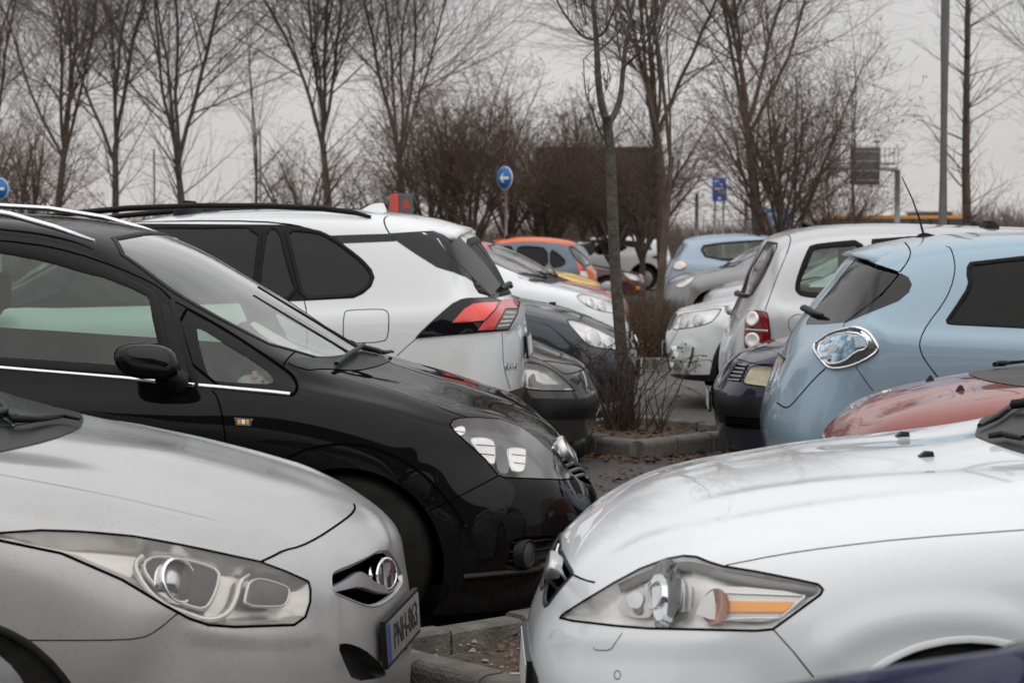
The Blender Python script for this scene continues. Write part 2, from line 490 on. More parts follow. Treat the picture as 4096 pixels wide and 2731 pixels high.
class Body:
    """smooth shell of one car in its own frame: local x = s, local y = away from the near side, z up"""
    def __init__(b, root, net, sg, off, nu=8, nv=5, smooth=2):
        b.root, b.nu, b.nv = root, nu, nv
        N = np.array(net, float)
        N[:, :, 0] = sg * N[:, :, 0] + off
        N[:, :, 1] *= -1
        far = N[:, :-1][:, ::-1].copy(); far[:, :, 1] *= -1
        full = np.concatenate([N, far], 1)
        g = catmull(full.transpose(1, 0, 2), nv)      # along rows
        g = catmull(g.transpose(1, 0, 2), nu)         # along rings
        for _ in range(smooth):
            a = g.copy()
            a[1:-1, 1:-1] += .5 * (.25 * (g[2:, 1:-1] + g[:-2, 1:-1] + g[1:-1, 2:] + g[1:-1, :-2]) - g[1:-1, 1:-1])
            g = a
        b.g = g
        b.holes = []
        bpy.context.view_layer.update()
        b.inv = root.matrix_world.inverted()
        b.rot = b.inv.to_3x3()
        b.refresh()

    def refresh(b):
        g = b.g
        b.U, b.W = g.shape[:2]
        du = np.gradient(g, axis=0); dv = np.gradient(g, axis=1)
        n = np.cross(du, dv)
        n /= np.maximum(np.linalg.norm(n, axis=2, keepdims=True), 1e-9)
        if n[b.U // 2, b.W // 2, 2] < 0: n = -n
        b.n, b.du, b.dv = n, du, dv
        V = [Vector(p) for p in g.reshape(-1, 3)]
        Q = [(i * b.W + j, (i + 1) * b.W + j, (i + 1) * b.W + j + 1, i * b.W + j + 1) for i in range(b.U - 1) for j in range(b.W - 1)]
        b.bvh = BVHTree.FromPolygons(V, Q)

    def fold(b, lines, w, h, both=True):
        """press folds into the sheet metal along lines: positive h raises a soft ridge of half width w; one-sided when w is (inner, outer)"""
        flat = b.g.reshape(-1, 3)
        add = np.zeros(len(flat))
        for ln in lines:
            for q in ((ln, b.mir(ln)) if both else (ln,)):
                P = b.pos(q)
                near = np.where(((flat > P.min(0) - .3) & (flat < P.max(0) + .3)).all(1))[0]
                if not len(near): continue
                D = np.linalg.norm(flat[near][:, None] - P[None], axis=2)
                k_ = D.argmin(1); d = D.min(1)
                T = np.gradient(P, axis=0)[k_]
                Nn = b.n.reshape(-1, 3)[near]
                sd = (np.cross(Nn, T) * (flat[near] - P[k_])).sum(1)
                wi = np.where(sd > 0, w[0], w[1]) if isinstance(w, tuple) else w
                f = np.clip(1 - d / wi, 0, 1); f = f * f * (3 - 2 * f) * .5 + f * .5
                n_ = len(P); tp = np.clip(np.minimum(k_, n_ - 1 - k_) / (n_ * .18 + 1), 0, 1)
                add[near] = np.where(abs(h * f * tp) > abs(add[near]), h * f * tp, add[near])
        b.g = (flat + b.n.reshape(-1, 3) * add[:, None]).reshape(b.g.shape)
        b.refresh()

    # -- evaluate
    def _bl(b, A, uv):
        uv = np.asarray(uv, float).reshape(-1, 2)
        u = np.clip(uv[:, 0], 0, b.U - 1.001); v = np.clip(uv[:, 1], 0, b.W - 1.001)
        i, j = u.astype(int), v.astype(int)
        f, h = (u - i)[:, None], (v - j)[:, None]
        return A[i, j] * (1 - f) * (1 - h) + A[i + 1, j] * f * (1 - h) + A[i, j + 1] * (1 - f) * h + A[i + 1, j + 1] * f * h
    def nrm(b, uv):
        n = b._bl(b.n, uv)
        return n / np.maximum(np.linalg.norm(n, axis=1, keepdims=True), 1e-9)
    def pos(b, uv, off=0.0):
        p = b._bl(b.g, uv)
        return p + b.nrm(uv) * (off[:, None] if isinstance(off, np.ndarray) else off)

    # -- locate
    def _uv(b, loc, idx):
        i, j = divmod(idx, b.W - 1)
        a, c, d, e_ = b.g[i, j], b.g[i + 1, j], b.g[i + 1, j + 1], b.g[i, j + 1]
        p = np.array(loc); f = h = .5
        for _ in range(5):
            q = a * (1 - f) * (1 - h) + c * f * (1 - h) + d * f * h + e_ * (1 - f) * h
            ju = (c - a) * (1 - h) + (d - e_) * h
            jv = (e_ - a) * (1 - f) + (d - c) * f
            r_ = p - q
            A_, B_, C_ = ju @ ju, ju @ jv, jv @ jv
            e1, e2 = ju @ r_, jv @ r_
            dt = max(A_ * C_ - B_ * B_, 1e-14)
            s = ((C_ * e1 - B_ * e2) / dt, (A_ * e2 - B_ * e1) / dt)
            f, h = min(1, max(0, f + s[0])), min(1, max(0, h + s[1]))
        return (i + f, j + h)
    def cast(b, o, d):
        loc, n_, idx, dist = b.bvh.ray_cast(o, d)
        if loc is None:
            best = None
            d = d.normalized()
            k0 = -o.dot(d)
            for s in range(-30, 31):
                q = o + d * (k0 + s * .08)
                l, n_, ix, ds = b.bvh.find_nearest(q)
                if l is not None and (best is None or ds < best[0]): best = (ds, l, ix)
            loc, idx = best[1], best[2]
        return b._uv(loc, idx)
    def px(b, c, pts, sm=0, closed=True, step=.5):
        """points seen in the photograph -> places on the shell"""
        p = np.asarray(pts, float)
        if sm: p = chaikin(p, sm, closed)
        if len(p) > 1: p = dense(p, 16 * CRP[c][2], closed)
        o = b.inv @ Vector((0, 0, EYE))
        uv = [b.cast(o, b.rot @ ray(c, x, y)) for x, y in p]
        return dense(uv, step, closed)
    def side(b, pts, closed=True, step=.5, t=3.0):
        """points of the side view (s, z) -> places on the near flank"""
        uv = []
        for s, z in pts:
            for k_ in range(30):
                if b.bvh.ray_cast(Vector((s, -t, z)), Vector((0, 1, 0)))[0] is not None: break
                z += .02
            uv.append(b.cast(Vector((s, -t, z)), Vector((0, 1, 0))))
        return dense(uv, step, closed)
    def mir(b, uv):
        q = np.array(uv); q[:, 1] = (b.W - 1) - q[:, 1]
        return q[::-1]
    def shift(b, uv, d, closed=True):
        """move an outline sideways on the shell by d metres (positive = to its left seen from outside)"""
        P, Nn = b.pos(uv), b.nrm(uv)
        if closed: T = np.roll(P, -1, 0) - np.roll(P, 1, 0)
        else: T = np.gradient(P, axis=0)
        T /= np.maximum(np.linalg.norm(T, axis=1, keepdims=True), 1e-9)
        S = np.cross(Nn, T) * d
        du, dv = b._bl(b.du, uv), b._bl(b.dv, uv)
        a = (du * du).sum(1); c = (dv * dv).sum(1); m = (du * dv).sum(1)
        e1 = (du * S).sum(1); e2 = (dv * S).sum(1)
        det = np.maximum(a * c - m * m, 1e-12)
        return np.asarray(uv) + np.stack([(c * e1 - m * e2) / det, (a * e2 - m * e1) / det], 1)
    def ccw(b, uv):
        """orient an outline so that shift(+) goes inwards"""
        P = b.pos(uv); c = P.mean(0); Nn = b.nrm(uv).mean(0)
        a = np.cross(P - c, np.roll(P, -1, 0) - c).sum(0) @ Nn
        return uv if a > 0 else uv[::-1]

    # -- build
    def _emit(b, name, uv, tris, off, mat, parent, thick=0.0):
        P = b.pos(uv, off); Nn = b.nrm(uv)
        tris = np.asarray(tris)
        fn = np.cross(P[tris[:, 1]] - P[tris[:, 0]], P[tris[:, 2]] - P[tris[:, 0]])
        flip = (fn * Nn[tris[:, 0]]).sum(1) < 0
        tris[flip] = tris[flip][:, ::-1]
        me = bpy.data.meshes.new(name)
        me.from_pydata(P.tolist(), [], tris.tolist())
        me.polygons.foreach_set('use_smooth', [True] * len(tris))
        me.update()
        if not isinstance(off, np.ndarray):
            me.normals_split_custom_set_from_vertices(Nn.tolist())
        return link(name, me, mat, parent or b.root)

    def _fill(b, outer, holes):
        nodes = np.stack(np.meshgrid(np.arange(b.U), np.arange(b.W), indexing='ij'), -1).reshape(-1, 2).astype(float)
        lines = []
        if outer is None:
            outer = np.array([(0, 0), (b.U - 1, 0), (b.U - 1, b.W - 1), (0, b.W - 1)], float)
            keep = np.ones(len(nodes), bool)
        else:
            lo, hi = outer.min(0) - 1, outer.max(0) + 1
            nodes = nodes[((nodes >= lo) & (nodes <= hi)).all(1)]
            keep = inside(nodes, outer)
            lines.append(outer)
        lines += holes
        for h in holes: keep &= ~inside(nodes, h)
        occ = {}
        for ln in lines:
            for x, y in ln:
                for i in (int(x), int(x) + 1):
                    for j in (int(y), int(y) + 1):
                        if (x - i) ** 2 + (y - j) ** 2 < .1: occ[(i, j)] = 1
        kp = [p for p, k_ in zip(nodes.tolist(), keep) if k_ and (int(p[0]), int(p[1])) not in occ]
        verts = list(kp); edges = []
        for ln in lines:
            s = len(verts); n = len(ln)
            verts += ln.tolist(); edges += [(s + i, s + (i + 1) % n) for i in range(n)]
        r = delaunay_2d_cdt([Vector(v) for v in verts], edges, [], 0, 1e-6)
        uv = np.array([(v.x, v.y) for v in r[0]]); tris = np.array([f for f in r[2] if len(f) == 3])
        c = uv[tris].mean(1)
        m = inside(c, outer) if outer is not None else np.ones(len(c), bool)
        for h in holes: m &= ~inside(c, h)
        return uv, tris[m]

    def patch(b, name, outer, mat, off=0.0, holes=(), parent=None, bowl=None):
        uv, tr = b._fill(outer, list(holes))
        if bowl:
            depth, soft = bowl
            ln = outer
            dm = np.array([np.sqrt(((ln - p) ** 2).sum(1)).min() for p in uv])
            off = -(.004 + depth * np.clip(dm / soft, 0, 1) ** .6)
        return b._emit(name, uv, tr, off, mat, parent)
    def shell(b, name, mat, extra=()):
        uv, tr = b._fill(None, b.holes + list(extra))
        return b._emit(name, uv, tr, 0.0, mat, None)
    def ribbon(b, name, uv, prof, mat, parent=None, closed=True):
        """strip along an outline; prof: list of (sideways, lift) in metres"""
        cols = []
        for d, h in prof:
            q = b.shift(uv, d, closed) if abs(d) > 1e-6 else np.asarray(uv)
            cols.append(b.pos(q, h))
        n, m = len(uv), len(prof)
        P = np.stack(cols, 1).reshape(-1, 3)
        Q = []
        for i in range(n if closed else n - 1):
            k_ = (i + 1) % n
            for j in range(m - 1):
                Q.append((i * m + j, k_ * m + j, k_ * m + j + 1, i * m + j + 1))
        me = bpy.data.meshes.new(name)
        me.from_pydata(P.tolist(), [], Q)
        me.polygons.foreach_set('use_smooth', [True] * len(Q)); me.update()
        # face outwards
        Nn = np.repeat(b.nrm(uv), m - 1, 0)[:len(Q)]
        fn = np.zeros(len(Q) * 3); me.polygons.foreach_get('normal', fn)
        ar = np.zeros(len(Q)); me.polygons.foreach_get('area', ar)
        if ((fn.reshape(-1, 3) * Nn).sum(1) * ar).sum() < 0:
            me.flip_normals()
        return link(name, me, mat, parent or b.root)
    def seam(b, uv, w=.005, closed=False, parent=None, name='panel_gap', both=True):
        h = .0009
        b.ribbon(name, uv, [(-w / 2, h), (0, h), (w / 2, h)], 'gap', parent, closed)
        if both: b.ribbon(name, b.mir(uv), [(-w / 2, h), (0, h), (w / 2, h)], 'gap', parent, closed)

    def rc(b, pts, step=.5, closed=True, sm=1):
        """outline given as (ring, row) places of the net"""
        p = np.array([(u * b.nu, v * b.nv) for u, v in pts], float)
        if sm: p = chaikin(p, sm, closed)
        return dense(p, step, closed)
    # -- ready-made parts
    def window(b, uv, gmat, frame=.022, fmat='seal', fw_out=.006, name='window', both=True, depth=.004):
        for q in ((uv, b.mir(uv)) if both else (uv,)):
            q = b.ccw(q)
            b.holes.append(q)
            o = b.patch(name, q, gmat, -depth)
            b.ribbon('window_seal', q, [(-fw_out, .0), (-fw_out, .0025), (0, .003), (frame * .8, .002), (frame, -depth + .001)], fmat, o)
    def lamp(b, uv, glassm='lamp_glass', inner='lamp_silver', depth=.07, soft=1.6, name='headlight', both=True, gap=.006):
        r = []
        for q in ((uv, b.mir(uv)) if both else (uv,)):
            q = b.ccw(q)
            b.holes.append(q)
            o = b.patch(name, q, inner, bowl=(depth, soft))
            b.patch('lens_cover', b.shift(q, .001), glassm, .001, parent=o)
            b.ribbon('lamp_seal', q, [(-gap, .0006), (0, .0016), (gap * .5, .001)], 'gap', o)
            r.append(o)
        return r
    def inset(b, c, x, y, depth):
        """a place inside a lamp, behind the point seen at (x, y): position and outward direction"""
        uv = b.px(c, [(x, y)], closed=False)
        return Vector(b.pos(uv, -depth)[0]), Vector(b.nrm(uv)[0])
    def arch(b, s0, z0, r, both=True, lip=None):
        """wheel opening; lip = (width, lift, material)"""
        arc = [(s0 + r * math.cos(th), z0 + r * math.sin(th)) for th in (PI * (-.08 + 1.16 * i / 28) for i in range(29))]
        mid = b.side(arc, closed=False)
        o = np.concatenate([mid, [(mid[-1][0], -1.5), (mid[0][0], -1.5)]])
        for q in ((o, b.mir(o)) if both else (o,)):
            b.holes.append(q)
        hw_ = abs(b.g[:, :, 1]).max()
        for sd in ((-1, 1) if both else (-1,)):
            V, Fc = [], []
            for th in [PI * (-.1 + 1.2 * i / 16) for i in range(17)]:
                for y in (hw_ - .05, hw_ - .32):
                    V.append((s0 + (r + .012) * math.cos(th), sd * y, z0 + (r + .012) * math.sin(th)))
            Fc = [(2 * i, 2 * i + 1, 2 * i + 3, 2 * i + 2) for i in range(16)] + [tuple(range(1, 34, 2))]
            mesh('wheel_well', V, Fc, 'gap', b.root)
        if lip:
            w, h, mt = lip
            for q in ((mid, b.mir(mid)) if both else (mid,)):
                g_ = -1 if _side_out(b, q, s0, z0) else 1
                b.ribbon('arch_lip', q, [(g_ * w, .0004), (g_ * w * .7, h * .8), (g_ * w * .2, h), (0, h * .8), (0, -.03)], mt, closed=False)
        return o

def _side_out(b, q, s0, z0):
    """True when shift(-) of this arc moves away from the wheel centre"""
    m = b.shift(q, -.02, False)
    k_ = len(q) // 2
    a, c = b.pos(q[k_:k_ + 1])[0], b.pos(m[k_:k_ + 1])[0]
    return math.hypot(c[0] - s0, c[2] - z0) > math.hypot(a[0] - s0, a[2] - z0)

def wheel(root, s, y, r=.32, w=.2, mat='alloy', spokes=7, near=True):
    """tyre with shoulders, rim, hub and spokes; y is the outer face"""
    ax = -1 if near else 1
    o = lathe('wheel', [(0, r * .64), (.006, r * .67), (-.012 + .012, r * .70), (.004, r * .93), (-.03, r * .985), (-.05, r), (-w + .05, r), (-w + .03, r * .985), (-w, r * .9), (-w, r * .6)],
              (s, y, r), (0, ax, 0), 'rubber', root, 32)
    lathe('rim', [(-.07, .02), (-.075, r * .5), (-.02, r * .6), (.004, r * .655), (.002, r * .67)], (s, y, r), (0, ax, 0), mat, o, 32)
    lathe('hub_cap', [(-.05, r * .2), (-.02, r * .17), (-.015, .0)], (s, y, r), (0, ax, 0), mat, o, 16)
    for i in range(spokes):
        th = 2 * PI * i / spokes
        c, sn = math.cos(th), math.sin(th)
        V = []
        for rad, hwid, dep in ((r * .12, .03, -.03), (r * .4, .022, -.025), (r * .63, .026, -.012)):
            for k_ in (-1, 1):
                x = rad * c - k_ * hwid * sn; z = rad * sn + k_ * hwid * c
                V.append((s + x, y + ax * dep, r + z)); V.append((s + x * .99, y + ax * (dep - .03), r + z * .99))
        Fc = []
        for a in (0, 4):
            Fc += [(a, a + 2, a + 6, a + 4), (a, a + 4, a + 5, a + 1), (a + 2, a + 3, a + 7, a + 6)]
        mesh('spoke', V, Fc, mat, o)
    return o

def plateobj(root, c, n, up, w=.52, h=.112, mat='plate_white', text='', band=True):
    """number plate: backing, face, blue band and raised characters"""
    n = Vector(n).normalized(); u = Vector(up).cross(n).normalized(); v = n.cross(u)
    c = Vector(c)
    o = prism('number_plate', [(-w / 2 - .012, -h / 2 - .012), (w / 2 + .012, -h / 2 - .012), (w / 2 + .012, h / 2 + .012), (-w / 2 - .012, h / 2 + .012)], c, u, v, .015, 'black_plastic', root)
    prism('plate_face', [(-w / 2, -h / 2), (w / 2, -h / 2), (w / 2, h / 2), (-w / 2, h / 2)], c + n * .003, u, v, .003, mat, o)
    if band:
        prism('plate_band', [(-w / 2, -h / 2), (-w / 2 + .04, -h / 2), (-w / 2 + .04, h / 2), (-w / 2, h / 2)], c + n * .0042, u, v, .001, 'plate_blue', o)
    if text:
        letters('plate_text', text, c + n * .0045 + u * .02, u, v, .075, 'plate_ink', o)
    return o

def letters(name, s, c, u, v, size, mat, parent, ext=.0008, sx=1.0, align='CENTER'):
    cu = bpy.data.curves.new(name, 'FONT')
    cu.body = s; cu.size = size * 1.38; cu.align_x = align; cu.align_y = 'CENTER'; cu.extrude = ext
    tmp = bpy.data.objects.new(name, cu)
    COL.objects.link(tmp)
    dg = bpy.context.evaluated_depsgraph_get()
    me = bpy.data.meshes.new_from_object(tmp.evaluated_get(dg))
    bpy.data.objects.remove(tmp); bpy.data.curves.remove(cu)
    u, v = Vector(u).normalized(), Vector(v).normalized(); n = u.cross(v)
    M = Matrix(((u.x * sx, v.x, n.x, c[0]), (u.y * sx, v.y, n.y, c[1]), (u.z * sx, v.z, n.z, c[2]), (0, 0, 0, 1)))
    me.transform(M)
    me.name = name
    return link(name, me, mat, parent)

def car(name, label, px_x, depth, deg, s_off=0.0, cat='car', group=None):
    """root of a car: its nose or tail stands at photo column px_x, centre plane at depth, turned by deg"""
    x = (px_x - 2048) / F * depth
    return thing(name, label, cat, (x, depth, 0), -R(deg), group)

def finish(b, mat, wheels=(), wr=.32, wmat='alloy', ww=.2, floor=True):
    o = b.shell('body', mat)
    for s, hwid in wheels:
        for sd in (-1, 1):
            wheel(b.root, s, sd * hwid, wr, ww, wmat, near=sd < 0)
    if floor:
        x0, x1 = b.g[:, :, 0].min() + .35, b.g[:, :, 0].max() - .35
        hwid = abs(b.g[:, :, 1]).max() - .28
        rbox('underbody', x0, x1, -hwid, hwid, .2, .38, .03, 'gap', b.root)
    return o

def glazing(b, ws='clear_glass', rear='clear_glass', sides=None, sides_glass='green_glass', cowl=True):
    """windscreen, rear window, cowl panel and (optional) side windows laid out on the net"""
    if ws:
        b.window(b.rc([(6.12, 6.35), (6.05, 8), (6.12, 9.65), (7, 9.82), (7.9, 9.75), (7.97, 8), (7.9, 6.25), (7, 6.18)]), ws, .02, name='windscreen', both=False)
        if cowl:
            b.patch('cowl_panel', b.rc([(5.86, 5.95), (5.8, 8), (5.86, 10.05), (6.05, 10.2), (6.12, 9.8), (6.05, 8), (6.12, 6.2), (6.05, 5.8)]), 'black_plastic', .003)
    if rear:
        b.window(b.rc([(10.25, 6.5), (10.2, 8), (10.25, 9.5), (11, 9.7), (11.85, 9.8), (11.95, 8), (11.85, 6.2), (11, 6.3)]), rear, .02, name='rear_window', both=False)
    for a, c in (sides or ()):
        b.window(b.rc([(a, 4.25), (a, 4.88), (c, 4.88), (c, 4.25)]), sides_glass, .02)

def wipers(b, sg, n=2):
    """two wiper arms resting on the foot of the windscreen"""
    for v0, v1 in ((7.2, 5.9), (9.4, 8.0))[:n]:
        u = [6.02, 6.2, 6.3, 6.34]
        q = np.array([(u[i] * b.nu, (v0 + (v1 - v0) * f) * b.nv) for i, f in enumerate((0, .35, .7, 1))])
        P = b.pos(q, .03)
        tube('wiper', P, [.016, .012, .009, .007], 'black_plastic', b.root, 6)

def seats(b, dirn, s_front, hw_=.36, n=2, gap=.85, z=.25):
    """rows of seats with headrests, dashboard and steering wheel; dirn = +1 when the nose points to +s"""
    for k in range(n):
        s0 = s_front - dirn * gap * k
        for y in (-hw_, hw_):
            o = rbox('seat', s0 - .25, s0 + .25, y - .24, y + .24, z + .1, z + .32, .05, 'interior', b.root)
            bx = s0 - dirn * .27
            bk = rbox('backrest', bx - .07, bx + .07, y - .24, y + .24, z + .25, z + .88, .05, 'interior', o, taper=(.7, .8))
            bk.rotation_euler = (0, -dirn * .22, 0)
            bk.location = (-dirn * -.0 + (dirn * .22) * (z + .25) * 1.0 * 1 - 0, 0, 0)
            hr = rbox('headrest', bx - dirn * .2 - .05, bx - dirn * .2 + .05, y - .13, y + .13, z + .88, z + 1.05, .04, 'interior', o)
    d0 = s_front + dirn * .75
    rbox('dashboard', min(d0, d0 + dirn * .42), max(d0, d0 + dirn * .42), -.62, .62, z + .3, z + .66, .06, 'interior', b.root, taper=(.8, .95))
    rbox('cabin_floor', min(s_front - dirn * 1.9, d0), max(s_front - dirn * 1.9, d0), -.68, .68, z - .02, z + .06, .01, 'interior', b.root)

def mirror(b, s, t, z, w=.24, h=.15, d=.13, mat='gloss_black', foot=True, both=True, dirn=1):
    for sd in ((-1, 1) if both else (-1,)):
        V, Fc = [], []
        n, m = 14, 10
        for i in range(m + 1):
            ph = PI * i / m
            for k in range(n):
                th = 2 * PI * k / n
                cx, cy, cz = math.cos(th) * math.sin(ph), math.sin(th) * math.sin(ph), math.cos(ph)
                e = lambda q, p: math.copysign(abs(q) ** p, q)
                x = e(cx, .75) * w / 2; y = e(cy, .7) * d / 2; zz = e(cz, .75) * h / 2
                if zz < 0: x += -dirn * .02 * (zz / h)
                x *= (1 + .18 * -dirn * 0)
                V.append((s + x - dirn * .25 * zz, sd * t + y, z + zz))
        for i in range(m):
            for k in range(n):
                Fc.append((i * n + k, i * n + (k + 1) % n, (i + 1) * n + (k + 1) % n, (i + 1) * n + k))
        o = mesh('door_mirror', V, Fc, mat, b.root, True)
        if foot:
            tube('mirror_foot', [(s + dirn * .05, sd * (t - .02), z - h * .42), (s + dirn * .09, sd * (t - .12), z - h * .62)], [.035, .045], 'black_plastic', o, 8)
    return o
# ------------------------------------------------------------------ cars
def bowl(b, c, x, y, depth, r, axis, mat='lamp_silver', parent=None, sc=(1, 1), deep=.05, name='reflector'):
    """a round reflector cup set inside a lamp"""
    p, n = b.inset(c, x, y, depth)
    ax = Vector(axis)
    prof = [(-deep, .004), (-deep * .95, r * .35), (-deep * .7, r * .65), (-deep * .35, r * .88), (0, r), (.006, r * 1.06), (.004, r * 1.1)]
    o = lathe(name, prof, p, ax, mat, parent or b.root, 24, sc=sc)
    return o, p, n

def bulb(p, axis, parent, r=.012, l=.03):
    lathe('bulb', [(-.03, r * .8), (0, r), (l, r), (l + .012, r * .5), (l + .014, 0)], p, axis, 'lamp_white', parent, 12)

# --- silver saloon, lower left
simple('lamp_dim', (.62, .61, .59), .24, metal=.55, noise=.1, nscale=12)
simple('lamp_bright', (.95, .95, .94), .3, metal=.1, noise=.06, nscale=30)
simple('lamp_mid', (.17, .17, .172), .3, metal=.3, noise=.1, nscale=12)
simple('wet_glass', (.05, .06, .058), .08, coat=.5)
def silver_saloon():
    root = car('silver_saloon', 'dusty silver saloon, nearest car at the lower left, large swept headlight', 1640, 5.8, 7)
    net = gen(4.74, .90, .10, (.045, .36), (.06, .50), (.10, .64), (.33, .772), (.72, .886), (1.27, .985), (1.75, 1.2), (2.25, 1.36),
              (2.9, 1.40), (3.7, 1.33), (4.05, 1.15), (4.4, .98), (4.68, .8), (4.74, .5), .88, .96, bf=.3, sill=.13, crown=.05, fen=.12)
    b = Body(root, net, -1, 0, nu=14, nv=9)
    b.fold([b.px('A', [(-500, 520), (-200, 540), (0, 578), (300, 632), (600, 690), (850, 750), (1070, 800), (1250, 850)], 1, False)], (.05, .16), .012)
    b.fold([b.px('A', [(1690, 985), (1780, 960), (1880, 890), (1893, 860), (1800, 700)], 1, False)], .05, .008, both=False)
    b.fold([b.px('A', [(1618, 1020), (1622, 1120), (1632, 1280), (1645, 1400), (1700, 1500)], 1, False)], .05, .008)
    b.fold([b.px('A', [(880, 1300), (1100, 1335), (1400, 1340), (1560, 1325), (1640, 1320)], 1, False)], (.05, .04), .006)
    hl = b.px('A', [(-90, 862), (0, 836), (200, 822), (400, 828), (650, 850), (900, 895), (1275, 975), (1400, 1022), (1510, 1072), (1520, 1110), (1518, 1170), (1495, 1240), (1440, 1280), (1150, 1290),
                    (1020, 1280), (930, 1250), (800, 1180), (600, 1060), (300, 930), (0, 868)])
    lamps = b.lamp(hl, 'lamp_glass_worn', 'lamp_dim', .05, 2.0, gap=.005)
    L = lamps[0]
    pk = b.px('A', [(705, 980), (720, 935), (790, 915), (900, 925), (1000, 950), (1085, 985), (1080, 1060), (1050, 1140), (1010, 1195), (930, 1180), (830, 1130), (745, 1050)], 1)
    b.patch('projector_pocket', pk, 'lamp_dark', -.035, parent=L)
    b.ribbon('pocket_rim', b.ccw(pk), [(-.010, -.04), (-.006, -.028), (0, -.026), (.003, -.036)], 'lamp_dim', L)
    p, n = b.inset('A', 868, 1050, .03)
    ax = (n * .75 + Vector((.66, 0, 0))).normalized()
    lathe('projector_ring', [(-.03, .05), (.008, .055), (.014, .052), (.014, .046), (.0, .045)], p, ax, 'chrome', L, 28, sc=(1, 1.15))
    lathe('projector_lens', [(.0, .046), (.01, .04), (.018, .022), (.02, 0)], p, ax, 'lamp_glass', L, 28, sc=(1, 1.15))
    lathe('projector_core', [(-.02, .044), (-.015, .0)], p, ax, 'lamp_silver', L, 28, sc=(1, 1.15))
    tp = b.px('A', [(1215, 1120), (1235, 1060), (1290, 1042), (1400, 1075), (1440, 1105), (1420, 1180), (1380, 1195), (1205, 1188)], 1)
    b.patch('indicator_pocket', tp, 'lamp_grey', -.012, parent=L)
    b.ribbon('indicator_rim', tp, [(-.006, -.02), (-.004, -.010), (.0, -.009), (.003, -.014)], 'lamp_dim', L)
    st = b.px('A', [(700, 920), (660, 960), (680, 1030), (740, 1120), (830, 1190), (960, 1240), (1060, 1250), (1140, 1220), (1180, 1140), (1200, 1050), (1240, 1015)], 1, False)
    b.ribbon('bezel_edge', st, [(-.010, -.04), (-.006, -.02), (.003, -.018), (.008, -.04)], 'lamp_dim', L, False)
    # bonnet edge, wing and bumper joints
    b.seam(b.px('A', [(1275, 975), (1340, 945), (1390, 918), (1470, 900), (1560, 855), (1650, 795), (1715, 748), (1740, 715), (1733, 690)], 1, False), .007, both=False)
    b.seam(b.px('A', [(40, 1357), (500, 1358), (690, 1350), (770, 1310), (870, 1225)], 1, False), .003)
    b.seam(b.px('A', [(-60, 846), (0, 832), (200, 818), (400, 824), (650, 846), (900, 891), (1275, 972)], 1, False), .005)
    # grille with wing bar and badge
    gr = b.px('A', [(1622, 1040), (1640, 1018), (1760, 972), (1880, 905), (1935, 960), (1975, 1060), (1950, 1110), (1900, 1160), (1840, 1190), (1790, 1185), (1700, 1150), (1625, 1118)], 1)
    b.holes.append(gr)
    g = b.patch('grille', gr, 'gap', bowl=(.06, 1.5))
    b.ribbon('grille_frame', b.ccw(gr), [(-.005, .0005), (-.002, .003), (0, .002), (.005, -.012)], 'satin_silver', g)
    wing = b.px('A', [(1622, 1102), (1700, 1062), (1765, 1018), (1800, 1030), (1850, 1078), (1945, 1100), (1930, 1128), (1850, 1120), (1770, 1090), (1690, 1110), (1624, 1122)], 1)
    b.patch('grille_bar', wing, 'satin_silver', -.004, parent=g)
    b.ribbon('grille_bar_edge', b.ccw(wing), [(0, -.004), (-.003, -.02)], 'satin_silver', g)
    uv = b.px('A', [(1897, 1032)], closed=False)
    p = Vector(b.pos(uv, -.006)[0]); n = Vector((.93, -.3, .12)).normalized()
    o = lathe('badge', [(-.02, .062), (.002, .064), (.008, .061), (.009, .054), (.003, .052)], p, n, 'chrome', root, 28, sc=(1, .78))
    lathe('badge_field', [(-.012, .056), (.0035, .054), (.0036, 0)], p, n, 'lamp_grey', o, 28, sc=(1, .78))
    u = Vector((0, 0, 1)).cross(n).normalized(); v = n.cross(u)
    for q in ([(-.034, -.034), (-.018, -.038), (-.008, .036), (-.026, .034)], [(.008, -.036), (.026, -.034), (.034, .034), (.018, .038)], [(-.02, -.012), (.022, .0), (.024, .012), (-.018, .0)]):
        prism('badge_stroke', q, p + n * .011, u, v, .008, 'chrome', o)
    # lower intakes and plate
    fg = b.px('A', [(1650, 1378), (1700, 1370), (1780, 1398), (1850, 1458), (1893, 1512), (1880, 1540), (1730, 1560), (1690, 1480)], 1)
    for q in (fg, b.mir(fg)):
        b.holes.append(q)
        b.patch('lower_grille', q, 'black_plastic', bowl=(.03, 1.2))
    plateobj(root, (-.022, 0, .385), (1, 0, .06), (0, 0, 1), text='PNH-863', mat='plate_dusty')
    b.arch(-1.02, .2, .345, lip=(.02, .004, 'black_plastic'))
    b.arch(-3.75, .22, .345)
    glazing(b, ws='clear_glass', rear='clear_glass', sides=[(7.45, 8.9), (9.05, 10.2)], cowl=False)
    b.patch('cowl_panel', b.px('A', [(-500, -40), (-200, 40), (0, 100), (330, 218), (395, 248), (412, 285), (388, 328), (250, 382), (0, 440), (-300, 500), (-700, 560)], 1), 'black_plastic', .003)
    b.patch('windscreen_foot', b.px('A', [(-500, 20), (-200, 80), (0, 150), (120, 215), (200, 290), (0, 330), (-400, 300)], 1), 'wet_glass', .005)
    q = b.px('A', [(-60, 300), (30, 282), (60, 318), (150, 320), (300, 300), (385, 318)], 0, False)
    tube('wiper', b.pos(q, .028), [.014, .018, .012, .012, .010, .006], 'black_plastic', root, 8)
    q = b.px('A', [(60, 318), (-50, 200), (-300, 60), (-600, -80)], 0, False)
    tube('wiper', b.pos(q, .03), [.012, .01, .008, .006], 'black_plastic', root, 6)
    seats(b, 1, -2.3, z=.12)
    mirror(b, -1.75, .98, .93, mat='black_plastic', dirn=1)
